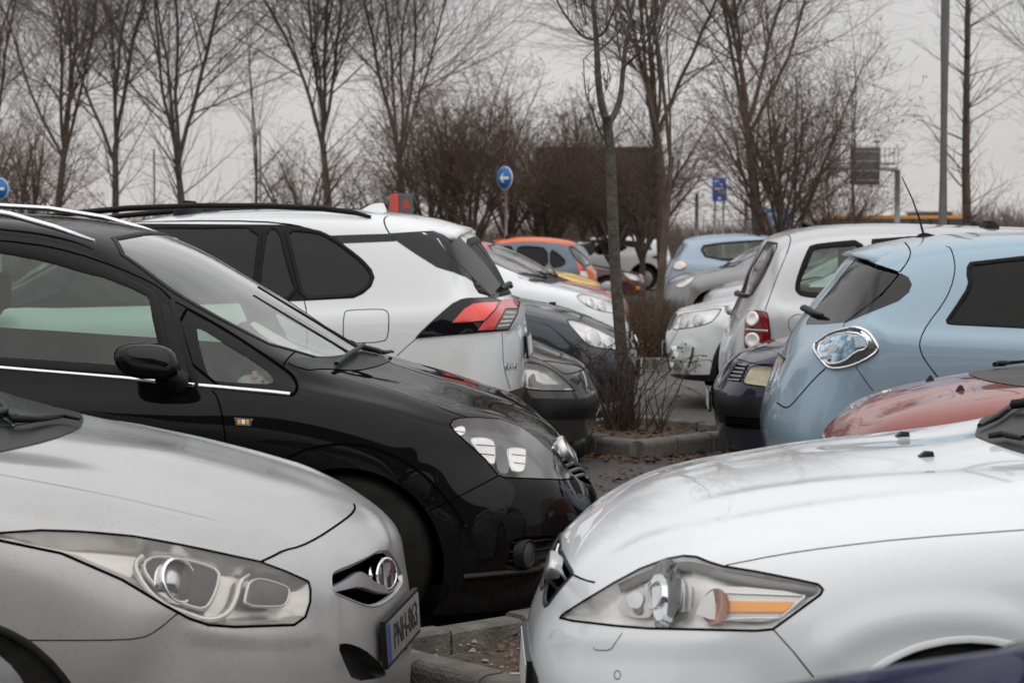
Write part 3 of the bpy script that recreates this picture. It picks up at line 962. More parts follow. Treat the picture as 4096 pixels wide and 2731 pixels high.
    finish(b, paint('silver_paint', (.47, .475, .485), .35, .34, dirt=.42, dirtcol=(.23, .2, .165), speck=.7, zhigh=1.0, zlow=.3, film=.3), [(-1.02, .88), (-3.75, .88)], .3)
silver_saloon()

# --- black people carrier
def black_mpv():
    root = car('black_people_carrier', 'glossy black people carrier with silver roof rails beside the silver saloon', 2330, 8.2, 5)
    net = gen(4.467, .90, .15, (0, .42), (.10, .585), (.17, .705), (.36, .835), (.60, .925), (.93, 1.035), (1.38, 1.31), (1.88, 1.555),
              (2.8, 1.635), (3.95, 1.56), (4.2, 1.3), (4.35, 1.05), (4.42, .85), (4.467, .55), .95, 1.06, bf=.34, fen=.09, tw=.8, tr=.70, adj={(2, r): (-.055, 0, 0) for r in range(7)})
    b = Body(root, net, -1, .06, nu=13, nv=9)
    b.fold([b.px('C', [(310, 260), (600, 350), (900, 455), (1100, 470), (1300, 520)], 1, False)], .09, .008)
    # glass
    main = b.px('B', [(-1100, 225), (-500, 248), (0, 292), (250, 337), (500, 397), (700, 467), (900, 557), (1000, 612), (1032, 655), (1088, 930), (1150, 1165), (800, 1140), (0, 1088), (-500, 1050), (-1100, 1010), (-1140, 600)])
    b.window(main, 'green_glass', .028, 'seal', .012)
    rear = b.px('B', [(-1230, 220), (-2400, 290), (-2500, 600), (-2450, 960), (-1270, 1005)])
    b.window(rear, 'green_glass', .028, 'seal', .012)
    qo = b.px('B', [(1150, 672), (1500, 862), (1860, 1105), (1940, 1172), (1962, 1240), (1930, 1280), (1880, 1272), (1310, 1214)], 1)
    qi = b.px('B', [(1290, 850), (1330, 850), (1480, 945), (1700, 1075), (1800, 1155), (1812, 1200), (1760, 1215), (1420, 1195), (1370, 1168)], 1)
    for o_, i_ in ((qo, qi), (b.mir(qo), b.mir(qi))):
        b.holes.append(o_)
        w = b.patch('quarter_window', i_, 'green_glass', -.004)
        b.patch('window_border', o_, 'seal', -.002, holes=[i_], parent=w)
        b.ribbon('window_seal', b.ccw(o_), [(-.008, .0005), (-.004, .002), (0, .002), (.004, -.003)], 'gap', w)
    glazing(b, ws='clear_glass', rear='clear_glass', cowl=True)
    # bright waist strip, roof rails, joints
    for ln in ([(-1100, 1030), (-300, 1082), (0, 1108), (400, 1140), (800, 1173), (1285, 1221)], [(1312, 1224), (1600, 1250), (1800, 1268), (1915, 1281)]):
        q = b.px('B', ln, 0, False)
        for k_ in (q, b.mir(q)):
            b.ribbon('waist_strip', k_, [(-.009, .001), (-.006, .006), (0, .008), (.006, .006), (.009, .001)], 'chrome', closed=False)
    dr = b.px('B', [(1132, 660), (1190, 880), (1240, 1060), (1298, 1232)], 0, False)
    for k_ in (dr, b.mir(dr)):
        b.ribbon('door_edge', k_, [(-.012, .002), (0, .003), (.012, .002)], 'seal', closed=False)
    b.seam(b.px('B', [(-200, 255), (200, 285), (500, 348), (800, 455), (1000, 545), (1080, 600), (1132, 660)], 1, False), .008)
    b.seam(b.px('B', [(1132, 660), (1300, 745), (1500, 855), (1870, 1100), (1945, 1160), (1972, 1240), (1940, 1292), (1890, 1292), (1310, 1232)], 1, False), .007)
    b.seam(b.px('B', [(1950, 1000), (1905, 1040), (1870, 1092)], 1, False), .006)
    b.seam(b.px('P', [(848, 1562), (868, 1585), (885, 1640), (898, 1720), (903, 1800), (905, 1990)], 1, False), .006)
    for sd in (-1, 1):
        pts = [(-3.6, 1.60), (-3.3, 1.655), (-2.8, 1.675), (-2.45, 1.655), (-2.2, 1.615), (-2.02, 1.565), (-1.86, 1.512)]
        tube('roof_rail', [(s, sd * (.60 + .03 * min(1, (s + 3.6) / 1.7)), z) for s, z in pts], [.009, .012, .013, .013, .013, .012, .007], 'chrome', root, 10)
    # lamps
    hl = b.px('C', [(915, 522), (930, 496), (965, 485), (1060, 482), (1180, 492), (1290, 530), (1370, 590), (1440, 655), (1500, 720), (1555, 800), (1500, 806), (1200, 795), (1165, 782), (1100, 700), (1000, 610), (940, 555)])
    L = b.lamp(hl, 'lamp_glass', 'lamp_mid', .045, 2.0, gap=.004)[0]
    for pts in ([(1030, 582), (1060, 574), (1130, 580), (1162, 605), (1162, 700), (1148, 722), (1105, 695), (1052, 635)], [(1225, 640), (1245, 626), (1318, 632), (1325, 652), (1316, 742), (1290, 758), (1240, 742)], [(930, 535), (970, 512), (1002, 520), (1002, 556), (975, 572)]):
        q = b.px('C', pts, 1)
        o = b.patch('reflector', q, 'lamp_bright', -.012, parent=L)
        b.ribbon('reflector_edge', b.ccw(q), [(-.003, -.018), (0, -.010), (.003, -.012)], 'dull_chrome', L)
        x0, x1 = min(p_[0] for p_ in pts), max(p_[0] for p_ in pts); y0, y1 = min(p_[1] for p_ in pts), max(p_[1] for p_ in pts)
        for f in ((.3, .62) if y1 - y0 > 90 else (.5,)):
            b.ribbon('reflector_rib', b.px('C', [(x0 + (x1 - x0) * (.12 + .3 * f), y0 + (y1 - y0) * f), (x1 - 6, y0 + (y1 - y0) * f + 6)], 0, False), [(-.0018, -.0105), (0, -.009), (.0018, -.0105)], 'lamp_grey', L, False)
    b.patch('lamp_inner', b.px('C', [(1170, 600), (1222, 640), (1238, 750), (1200, 770), (1165, 735)], 1), 'lamp_grey', -.014, parent=L)
    # bumper
    b.seam(b.px('C', [(805, 970), (870, 940), (940, 905), (1165, 788)], 0, False), .005)
    b.seam(b.px('C', [(310, 240), (450, 285), (600, 335), (800, 405), (940, 462), (1000, 480)], 1, False), .004)
    b.seam(b.px('C', [(30, 712), (120, 665), (200, 640), (290, 625), (380, 620), (480, 632), (600, 672), (700, 725), (800, 800), (880, 890), (940, 960), (985, 1040)], 1, False), .010)
    gr = b.px('C', [(1436, 628), (1498, 572), (1560, 640), (1640, 760), (1668, 815), (1650, 838), (1575, 800), (1500, 715)], 1)
    b.holes.append(gr)
    g = b.patch('grille', gr, 'gap', bowl=(.05, 1.5))
    for k_ in range(4):
        f = k_ / 3
        q = b.px('C', [(1500 + 62 * f, 705 + 85 * f), (1555 + 60 * f, 680 + 95 * f), (1580 + 75 * f, 705 + 85 * f)], 0, False)
        tube('grille_slat', b.pos(q, -.008), .009, 'lamp_grey', g, 6)
    ch = b.px('C', [(1440, 630), (1500, 572), (1530, 592), (1560, 650), (1585, 735), (1560, 700), (1505, 692), (1470, 672)], 1)
    b.patch('grille_bar', ch, 'chrome', .006, parent=g)
    b.ribbon('grille_bar_edge', b.ccw(ch), [(0, .006), (-.002, -.01)], 'chrome', g)
    uv = b.px('C', [(1512, 650)], closed=False)
    p = Vector(b.pos(uv, .012)[0]); n = Vector(b.nrm(uv)[0])
    lathe('badge', [(-.02, .058), (.003, .058), (.008, .054), (.008, .046), (.003, .044), (.002, 0)], p, n, 'dull_chrome', root, 24)
    fg = b.px('C', [(1240, 1108), (1500, 1095), (1480, 1170), (1430, 1262), (1200, 1285), (1225, 1190)], 1)
    for q in (fg, b.mir(fg)):
        b.holes.append(q)
        o = b.patch('lower_grille', q, 'black_plastic', bowl=(.04, 1.2))
    for k_ in range(3):
        q = b.px('C', [(1225, 1140 + 48 * k_), (1350, 1132 + 48 * k_), (1470, 1118 + 48 * k_)], 0, False)
        tube('grille_slat', b.pos(q, -.012), .005, 'black_plastic', o, 6)
    o, p, n = bowl(b, 'C', 1325, 1195, .004, .042, (.9, -.42, 0), 'lamp_dark', None, deep=.03, name='fog_lamp')
    lathe('fog_lens', [(0, .045), (.008, .03), (.011, 0)], p, (.9, -.42, 0), 'lamp_dark', o, 20)
    lathe('fog_bezel', [(-.03, .06), (.006, .056), (.008, .047), (-.01, .045)], p, (.9, -.42, 0), 'black_plastic', o, 20)
    q = b.px('C', [(990, 1320), (1150, 1305), (1300, 1292), (1430, 1268), (1500, 1240)], 1, False)
    b.ribbon('front_lip', q, [(-.012, .0), (-.006, .010), (.004, .010), (.014, 0)], 'black_paint', closed=False)
    rbox('mud_flap', -.52, -.22, -.78, -.5, .09, .22, .03, 'black_plastic', root)
    # side repeater and mirror
    rp = b.px('B', [(1548, 1435), (1670, 1446), (1655, 1490), (1560, 1484)])
    o = b.patch('side_repeater', rp, 'chrome', .004)
    b.ribbon('repeater_edge', b.ccw(rp), [(0, .004), (-.002, 0)], 'chrome', o)
    for x0, x1, mt in ((1570, 1592, 'amber'), (1596, 1622, 'lamp_white'), (1627, 1646, 'amber')):
        b.patch('repeater_lens', b.px('B', [(x0, 1447), (x1, 1450), (x1 - 2, 1478), (x0 + 2, 1476)]), mt, .0055, parent=o)
    mirror(b, -1.56, .99, 1.07, .24, .135, .15, dirn=1)
    b.arch(-.84, .30, .37)
    b.arch(-3.5, .30, .37)
    seats(b, 1, -2.15, z=.32)
    lathe('steering_wheel', [(-.012, .17), (0, .185), (.012, .17), (0, .158), (-.012, .17)], (-1.5, .36, .93), (-.9, 0, .45), 'interior', root, 24)
    for x in (1520, 1700):
        pass
    st = b.px('B', [(1655, 800), (1690, 785), (1900, 905), (1985, 960), (1950, 965), (1880, 960), (1720, 860)])
    b.patch('windscreen_paper', st, 'plate_white', -.012)
    st = b.px('B', [(1985, 995), (2040, 980), (2063, 1000), (2063, 1045), (2020, 1030)])
    b.patch('windscreen_sticker', st, 'plate_white', -.006)
    # wiper cluster at the far end of the cowl
    q = b.px('C', [(310, 235), (360, 190), (420, 150), (450, 130)], 0, False)
    tube('wiper', b.pos(q, .025), [.010, .012, .011, .008], 'black_plastic', root, 8)
    q = b.px('C', [(440, 135), (500, 150), (560, 165), (610, 160)], 0, False)
    tube('wiper', b.pos(q, .02), [.012, .012, .010, .006], 'black_plastic', root, 8)
    q = b.px('C', [(430, 140), (300, 60), (100, -60), (-100, -180)], 0, False)
    tube('wiper', b.pos(q, .018), [.008, .007, .006, .005], 'black_plastic', root, 6)
    finish(b, MAT['black_paint'], [(-.84, .88), (-3.5, .88)], .32)
    # toy on the dashboard
    c = Vector(b.pos(b.px('B', [(1640, 1135)], closed=False), -.10)[0])
    c = root.matrix_basis @ c
    t = thing('plush_pig', 'small pale pink plush pig on the dashboard of the black car', 'toy', c - Vector((0, 0, .055)), -R(5))
    def egg(n_, p, r, mt, par, ax=(1, 0, 0)):
        return lathe(n_, [(r * -math.cos(PI * i / 8), r * math.sin(PI * i / 8) + .0001) for i in range(9)], p, ax, mt, par, 14)
    egg('torso', (0, 0, .058), .05, 'plush', t)
    egg('head', (.04, -.01, .075), .032, 'plush', t)
    lathe('snout', [(0, .016), (.022, .014), (.024, 0)], (.062, -.012, .07), (1, -.2, 0), 'plush', t, 12)
    for dx, dy in ((-.025, -.03), (.025, -.03), (-.025, .03), (.025, .03)):
        egg('foot', (dx, dy, .014), .015, 'plush_foot', t)
    for dy in (-.03, .012):
        lathe('ear', [(0, .014), (.02, .008), (.026, 0)], (.03, dy, .1), (-.2, dy * 8, 1), 'plush_ear', t, 8)
    egg('eye', (.06, -.034, .083), .005, 'gap', t)
paint('black_paint', (.004, .0037, .0042), .0, .3, coat=.65, dirt=.010, speck=.5, film=.3, zhigh=1.2, ior=1.36)
simple('plush', (.62, .46, .45), .95, bump=.3, bscale=300)
simple('plush_foot', (.55, .68, .66), .95)
simple('plush_ear', (.75, .25, .26), .95)
black_mpv()
# --- white estate car, lower right
def paired(b, uv):
    return (uv, b.mir(uv))

def white_saloon():
    root = car('white_saloon', 'clean white saloon at the lower right, headlight with an orange strip', 2110, 5.4, -1)
    net = gen(4.8, .94, .16, (0, .42), (.05, .575), (.10, .685), (.34, .832), (.75, .922), (1.36, .998), (1.85, 1.26), (2.35, 1.43),
              (3.0, 1.48), (3.9, 1.38), (4.2, 1.2), (4.5, 1.05), (4.72, .85), (4.8, .5), .86, .98, bf=.3, crown=.03, fen=.11)
    b = Body(root, net, 1, 0, nu=14, nv=9)
    b.fold([b.px('D', [(300, 850), (420, 760), (600, 662), (1000, 575), (1500, 495), (2000, 450), (2400, 430), (2700, 420)], 1, False)], (.10, .06), .007)
    b.fold([b.px('D', [(700, 520), (1000, 440), (1500, 372), (2352, 322), (2600, 310)], 1, False)], (.07, .12), .004)
    b.fold([b.px('D', [(1330, 1290), (1450, 1150), (1600, 1070), (1800, 1020), (2000, 1005), (2200, 1020), (2400, 1070), (2600, 1180)], 1, False)], .06, .012)
    b.fold([b.px('D', [(120, 1090), (400, 1125), (800, 1130), (1100, 1110)], 1, False)], (.05, .05), .006)
    hl = b.px('D', [(185, 1012), (200, 998), (300, 935), (430, 855), (560, 785), (680, 740), (760, 725), (820, 730), (880, 755), (945, 775), (1100, 800), (1300, 840), (1390, 860), (1412, 882), (1400, 905), (1180, 1065), (1100, 1072), (600, 1062), (450, 1050), (250, 1027)])
    L = b.lamp(hl, 'lamp_glass', 'lamp_silver', .03, 1.6, gap=.004)[0]
    p, n = b.inset('D', 625, 900, .028)
    ax = (n * .8 + Vector((-.55, 0, 0))).normalized()
    lathe('reflector', [(-.045, .005), (-.04, .04), (-.02, .07), (.0, .088), (.004, .092)], p, ax, 'chrome', L, 28, sc=(1.05, 1.0))
    lathe('projector_ring', [(-.03, .034), (.018, .036), (.022, .032), (.0, .03)], p, ax, 'chrome', L, 24)
    bulb(p - ax * .02, ax, L, .01, .02)
    b.patch('lamp_pocket', b.px('D', [(420, 950), (470, 880), (560, 845), (592, 900), (595, 1000), (520, 1005), (450, 985)], 1), 'lamp_dim', -.02, parent=L)
    band = b.px('D', [(595, 800), (660, 792), (665, 900), (655, 1018), (610, 1020), (600, 910)], 1)
    b.patch('chrome_band', band, 'chrome', -.012, parent=L)
    b.ribbon('band_edge', b.ccw(band), [(0, -.012), (-.003, -.04)], 'chrome', L)
    for k_ in range(9):
        x = 676 + 15 * k_
        b.ribbon('lens_flute', b.px('D', [(x, 815 + 6 * k_), (x + 4, 900), (x - 2, 1000 - 4 * k_)], 0, False), [(-.0016, -.012), (0, -.009), (.0016, -.012)], 'dull_chrome' if k_ % 2 else 'lamp_mid', L, False)
    for pts in ([(470, 900), (520, 870), (560, 900), (540, 960), (490, 960)], [(500, 930), (545, 935), (550, 985), (510, 990)], [(690, 985), (780, 975), (760, 1020), (690, 1030)]):
        b.patch('reflector_facet', b.px('D', pts, 1), 'chrome' if pts[0][0] < 480 else 'lamp_mid', -.016, parent=L)
    side = b.px('D', [(800, 1010), (830, 930), (880, 880), (960, 850), (1330, 890), (1300, 935), (1190, 1020), (1100, 1035)], 1)
    b.patch('indicator_housing', side, 'lamp_white', -.014, parent=L)
    b.patch('amber_strip', b.px('D', [(940, 930), (1282, 935), (1235, 985), (935, 985)]), 'amber', -.009, parent=L)
    b.ribbon('strip_edge', b.px('D', [(930, 888), (1330, 905), (1215, 1012), (930, 1018)]), [(-.003, -.013), (0, -.008), (.003, -.013)], 'chrome', L)
    p, n = b.inset('D', 905, 955, .02)
    lathe('indicator_bulb', [(-.02, .01), (0, .04), (.006, .042)], p, (n * .8 + Vector((-.5, 0, 0))).normalized(), 'copper', L, 20)
    b.ribbon('upper_bezel', b.px('D', [(450, 850), (560, 795), (680, 752), (760, 740), (850, 760), (940, 795), (1100, 825), (1380, 872)], 1, False), [(-.02, -.02), (0, -.006), (.02, -.02)], 'lamp_grey', L, False)
    # bonnet, bumper joints
    b.seam(b.px('D', [(250, 815), (300, 838), (350, 850)], 1, False), .005)
    b.seam(b.px('D', [(960, 770), (1200, 722), (1450, 685), (1800, 645), (2352, 605)], 1, False), .0028)
    b.seam(b.px('D', [(1180, 1066), (1270, 1165), (1370, 1290)], 0, False), .003)
    b.seam(b.px('D', [(342, 1150), (350, 1165), (425, 1166), (445, 1130), (478, 1085)], 1, False), .002)
    th = [2 * PI * i / 14 for i in range(14)]
    b.seam(b.px('D', [(455 + 15 * math.cos(a), 1280 + 20 * math.sin(a)) for a in th]), .002, True)
    gr = b.px('D', [(186, 688), (215, 755), (250, 815), (236, 824), (180, 885), (122, 968), (108, 930), (125, 860), (150, 740)], 1)
    gr[:, 1] = np.minimum(gr[:, 1], (b.W - 1) / 2 - .4)
    for q in (gr, b.mir(gr)):
        b.holes.append(q)
        g = b.patch('grille', q, 'gap', bowl=(.05, 1.4))
        b.ribbon('grille_frame', b.ccw(q), [(-.006, .001), (0, .004), (.008, -.004)], 'black_plastic', g)
    for k_ in range(3):
        tube('grille_slat', [(.10 - .012 * k_, -.3, .64 - .045 * k_), (.075 - .012 * k_, 0, .64 - .045 * k_), (.10 - .012 * k_, .3, .64 - .045 * k_)], .008, 'chrome', g, 6)
    o = lathe('badge', [(-.03, .07), (.0, .072), (.006, .068), (.008, .05), (.008, 0)], (.06, 0, .635), (-1, 0, .25), 'dull_chrome', root, 28, sc=(1, .55))
    lg = b.px('D', [(30, 1170), (50, 1200), (95, 1320), (80, 1420), (40, 1400)], 1)
    for q in (lg, b.mir(lg)):
        b.patch('lower_grille', q, 'black_plastic', .003)
    b.arch(.98, .24, .37, lip=(.018, .005, 'white_paint'))
    b.arch(3.85, .26, .36)
    for x, y in ((1890, 262), (1780, 168)):
        uv = b.px('D', [(x, y)], closed=False)
        p = Vector(b.pos(uv)[0])
        V = [(-.022, -.016, -.004), (.022, -.016, -.004), (.022, .016, -.004), (-.022, .016, -.004), (.0, -.012, .014), (.02, -.013, .013), (.02, .013, .013), (.0, .012, .014)]
        mesh('washer_nozzle', [p + Vector(v) for v in V], [(0, 3, 2, 1), (4, 5, 6, 7), (0, 1, 5, 4), (1, 2, 6, 5), (2, 3, 7, 6), (3, 0, 4, 7)], 'black_plastic', root)
    glazing(b, sides=[(7.45, 8.9), (9.05, 10.2)])
    wipers(b, 1)
    q = b.px('D', [(2150, 150), (2230, 110), (2300, 60), (2400, 10)], 0, False)
    tube('wiper', b.pos(q, .02), [.007, .011, .009, .007], 'black_plastic', root, 8)
    q = b.px('D', [(2190, 200), (2260, 190), (2352, 210)], 0, False)
    tube('wiper', b.pos(q, .02), [.008, .01, .008], 'black_plastic', root, 8)
    seats(b, -1, 2.4, z=.15)
    mirror(b, 1.75, 1.0, .98, mat='black_plastic', dirn=-1)
    plateobj(root, (-.012, 0, .36), (-1, 0, .05), (0, 0, 1))
    finish(b, MAT['white_paint'], [(.98, .92), (3.85, .92)], .31)
simple('copper', (.7, .36, .26), .2, metal=.8)
paint('white_paint', (.735, .755, .775), .0, .3, ior=1.36, dirt=.05, dirtcol=(.45, .4, .33), speck=.6, zlow=.15, zhigh=.6, film=.05)
white_saloon()

# --- white sport utility car, tail towards us
def white_suv():
    root = car('white_suv', 'white sport utility car with black roof rails, tail showing, behind the black car', 2090, 12.3, 3)
    net = gen(4.6, .925, .25, (0, .5), (.03, .75), (.12, .95), (.4, 1.02), (.8, 1.08), (1.25, 1.14), (1.6, 1.36), (2.05, 1.58),
              (2.7, 1.685), (4.22, 1.60), (4.42, 1.38), (4.55, 1.19), (4.60, 1.05), (4.62, .70), 1.07, 1.17, br=.2, sill=.36, tw=.80, tr=.72, rdx=.16)
    b = Body(root, net, 1, -4.6, nu=9, nv=6)
    def wn_(c, pts): b.window(b.px(c, pts, 1), 'dark_pane', .016, 'seal', .010)
    wn_('B', [(900, 176), (1400, 172), (1728, 176), (1700, 400), (1672, 655), (1200, 668), (380, 690), (520, 400)])
    wn_('B', [(1752, 178), (1850, 182), (1900, 400), (1975, 650), (1690, 655), (1718, 400)])
    wn_('E', [(-250, 255), (-60, 272), (25, 305), (95, 352), (160, 402), (230, 457), (285, 520), (300, 565), (282, 612), (240, 650), (180, 680), (0, 690), (-140, 700), (-180, 560), (-215, 400)])
    wn_('B', [(880, 176), (300, 195), (-100, 300), (-300, 500), (-500, 720), (360, 695), (500, 400)])
    pan = list(b.holes)
    dlo = b.px('P', [(-300, 1222), (-180, 1090), (-60, 965), (180, 905), (545, 895), (1120, 899), (1190, 905), (1285, 930), (1335, 958), (1365, 972), (1450, 1037), (1488, 1078), (1499, 1110), (1485, 1147), (1455, 1174), (1415, 1193), (1300, 1199), (1204, 1204), (800, 1218), (230, 1232)])
    for k_ in paired(b, dlo):
        b.patch('window_surround', k_, 'seal', .0012, holes=[h for h in pan if inside(np.array([h.mean(0)]), k_)[0]])
    # dark pillar panels and tailgate glass
    for pts in ([(12, 303), (85, 352), (445, 338), (395, 291), (200, 296)], [(395, 289), (560, 278), (735, 270), (800, 258), (735, 290), (700, 322), (760, 402), (880, 520), (1000, 640), (1050, 692), (1030, 692), (975, 622), (880, 560), (700, 500), (560, 412), (450, 337)]):
        q = b.px('E', pts)
        for k_ in (q, b.mir(q)): b.patch('pillar_panel', k_, 'pillar_grey', .0015)
    rg = b.px('E', [(708, 330), (830, 312), (900, 370), (1000, 480), (1120, 590), (1190, 640), (1200, 690), (1130, 690), (1055, 688), (950, 580), (850, 490), (760, 402)])
    q = b.px('E', [(700, 305), (760, 275), (830, 300), (900, 370), (1000, 480), (1100, 610), (1085, 690), (1050, 690), (1000, 640), (880, 520), (760, 402)])
    q[:, 1] = np.minimum(q[:, 1], (b.W - 1) / 2 - .3)
    for k_ in paired(b, q): b.patch('pillar_panel', k_, 'pillar_grey', .0032)
    rg2 = b.rc([(10.5, 6.7), (10.45, 8), (10.5, 9.3), (11.2, 9.6), (11.9, 9.7), (11.95, 8), (11.9, 6.3), (11.2, 6.4)])
    b.window(rg2, 'privacy_glass', .02, 'seal', .03, name='rear_window', both=False)
    # spoiler
    prof = [(-.62, 1.648), (-.45, 1.618), (-.33, 1.588), (-.30, 1.572), (-.31, 1.56), (-.36, 1.552), (-.50, 1.548)]
    V, Fc = [], []
    ys = (-.66, -.62, -.3, 0, .3, .62, .66)
    for y in ys:
        k_ = .92 if abs(y) > .63 else 1.0
        for s, z in prof:
            V.append((s - .04 * (abs(y) / .62) ** 3, y, z - .035 * (abs(y) / .62) ** 2 - (.012 if abs(y) > .63 else 0)))
    m = len(prof)
    for i in range(len(ys) - 1):
        for j in range(m):
            Fc.append((i * m + j, (i + 1) * m + j, (i + 1) * m + (j + 1) % m, i * m + (j + 1) % m))
    Fc += [tuple(range(m)), tuple(range(6 * m, 7 * m))[::-1]]
    mesh('spoiler', V, Fc, 'suv_paint', root, True)
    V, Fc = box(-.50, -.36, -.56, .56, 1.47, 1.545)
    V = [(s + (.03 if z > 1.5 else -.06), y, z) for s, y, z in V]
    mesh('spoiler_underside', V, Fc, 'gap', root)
    # tail lamp
    tl = b.px('E', [(570, 942), (640, 870), (740, 780), (800, 730), (850, 706), (900, 698), (1045, 694), (1085, 712), (1200, 716), (1235, 720), (1225, 800), (1140, 895), (1040, 903), (945, 910)])
    for k_ in (tl, b.mir(tl)):
        b.ribbon('lamp_edge', b.ccw(k_), [(-.004, .0005), (0, .012), (.004, .014)], 'gloss_black')
    T = b.patch('tail_lamp', b.ccw(tl), 'gloss_black', .012)
    b.patch('tail_lamp', b.mir(tl), 'gloss_black', .012)
    b.patch('lamp_lens', b.px('E', [(795, 850), (870, 765), (920, 738), (1000, 731), (1085, 730), (1060, 772), (985, 838)]), 'bright_red_lens', .016, parent=T)
    b.patch('lamp_lens', b.px('E', [(988, 842), (1064, 774), (1090, 728), (1112, 712), (1195, 718), (1192, 768), (1118, 772), (1040, 895), (948, 898)]), 'red_lens', .020, parent=T)
    b.patch('reverse_lens', b.px('E', [(1046, 893), (1122, 778), (1195, 772), (1190, 800), (1132, 888)]), 'lamp_grey', .018, parent=T)
    b.patch('bright_bar', b.px('E', [(1134, 893), (1190, 805), (1205, 740), (1240, 735), (1235, 790), (1215, 850), (1180, 880)]), 'satin_silver', .022, parent=T)
    for ln in ([(795, 852), (900, 846), (988, 840), (1062, 773), (1088, 728)], [(948, 900), (1042, 896), (1120, 774), (1195, 769)]):
        b.ribbon('lamp_rib', b.px('E', ln, 0, False), [(-.004, .02), (0, .025), (.004, .02)], 'gloss_black', T, False)
    for k_ in range(4):
        b.ribbon('lamp_rib', b.px('E', [(1066 + 17 * k_, 872 - 26 * k_), (1140 + 14 * k_, 866 - 24 * k_)], 0, False), [(-.003, .018), (0, .021), (.003, .018)], 'lamp_silver', T, False)
    # joints
    b.seam(b.px('E', [(118, 782), (150, 768), (350, 762), (385, 770), (402, 800), (397, 930), (370, 968), (140, 978), (112, 950)], 1), .005, True)
    b.seam(b.px('E', [(1110, 905), (1114, 1000), (1118, 1100), (1135, 1180), (1160, 1260)], 1, False), .006)
    b.seam(b.px('E', [(450, 1055), (510, 1000), (575, 945)], 0, False), .004)
    b.seam(b.px('E', [(395, 180), (372, 192), (370, 220), (390, 270), (440, 335)], 1, False), .008)
    b.seam(b.px('P', [(1215, 1195), (1226, 1240), (1230, 1320), (1226, 1420)], 1, False), .006)
    b.seam(b.px('B', [(797, 150), (790, 178)], 0, False), .008)
    b.seam(b.px('B', [(690, 155), (1200, 138), (1700, 140), (1950, 165), (2063, 200)], 1, False), .012)
    # rails, fin, wiper, letters, reflector, plate
    for sd in (-1, 1):
        pts = [(-3.05, 1.59), (-2.9, 1.63), (-2.65, 1.665), (-2.3, 1.695), (-1.9, 1.708), (-1.5, 1.708), (-1.15, 1.693), (-.95, 1.667), (-.86, 1.642)]
        tube('roof_rail', [(s, sd * .64, z) for s, z in pts], [.010, .016, .018, .018, .018, .018, .018, .015, .010], 'seal', root, 8)
    pr = [(-1.06, 1.64), (-1.0, 1.69), (-.95, 1.72), (-.90, 1.735), (-.86, 1.735), (-.845, 1.70), (-.83, 1.64)]
    V = [(s, sd * (.03 if z < 1.66 else .012), z) for sd in (-1, 1) for s, z in pr]
    Fc = [tuple(range(7)), tuple(range(7, 14))[::-1]] + [(i, i + 7, (i + 1) % 7 + 7, (i + 1) % 7) for i in range(7)]
    mesh('roof_fin', V, Fc, 'suv_paint', root, False)
    q = b.px('E', [(1090, 645), (1120, 622), (1160, 605), (1180, 625)], 0, False)
    tube('rear_wiper', b.pos(q, .02), [.012, .018, .02, .014], 'black_plastic', root, 8)
    rf = b.px('E', [(735, 1168), (850, 1205), (970, 1244), (960, 1275), (850, 1270), (725, 1230)])
    b.patch('reflector', rf, 'bright_red_lens', .004)
    q = b.px('E', [(1125, 1126), (1200, 1120)], 0, False)
    P = b.pos(q, .004); u = Vector(P[-1] - P[0]).normalized(); n = Vector(b.nrm(q)[len(q) // 2])
    letters('model_letters', 'RAV4', (Vector(P[0]) + Vector(P[-1])) / 2, u, n.cross(u), .045, 'chrome', root, .003, sx=max(.8, (Vector(P[-1] - P[0]).length) / .16))
    lw = b.px('E', [(1112, 1300), (1160, 1275), (1240, 1250), (1290, 1235), (1330, 1500), (1150, 1500), (900, 1500), (1000, 1340)])
    for k_ in (lw, b.mir(lw)): b.patch('bumper_skirt', k_, 'grey_plastic', .003)
    plateobj(root, (.045, 0, .86), (1, 0, .1), (0, 0, 1))
    b.arch(-.95, .36, .41, lip=(.05, .01, 'grey_plastic')); b.arch(-3.65, .36, .41, lip=(.05, .01, 'grey_plastic'))
    glazing(b, ws='clear_glass', rear=None)
    seats(b, -1, -2.45, n=2, z=.42)
    mirror(b, -3.05, 1.02, 1.12, mat='gloss_black', dirn=-1)
    finish(b, MAT['suv_paint'], [(-.95, .92), (-3.65, .92)], .36)
simple('pillar_grey', (.016, .016, .017), .22, spec=.3)
paint('suv_paint', (.755, .77, .775), .0, .3, dirt=.09, dirtcol=(.42, .38, .32), speck=.5, zlow=.5, zhigh=.95, film=.08)
white_suv()

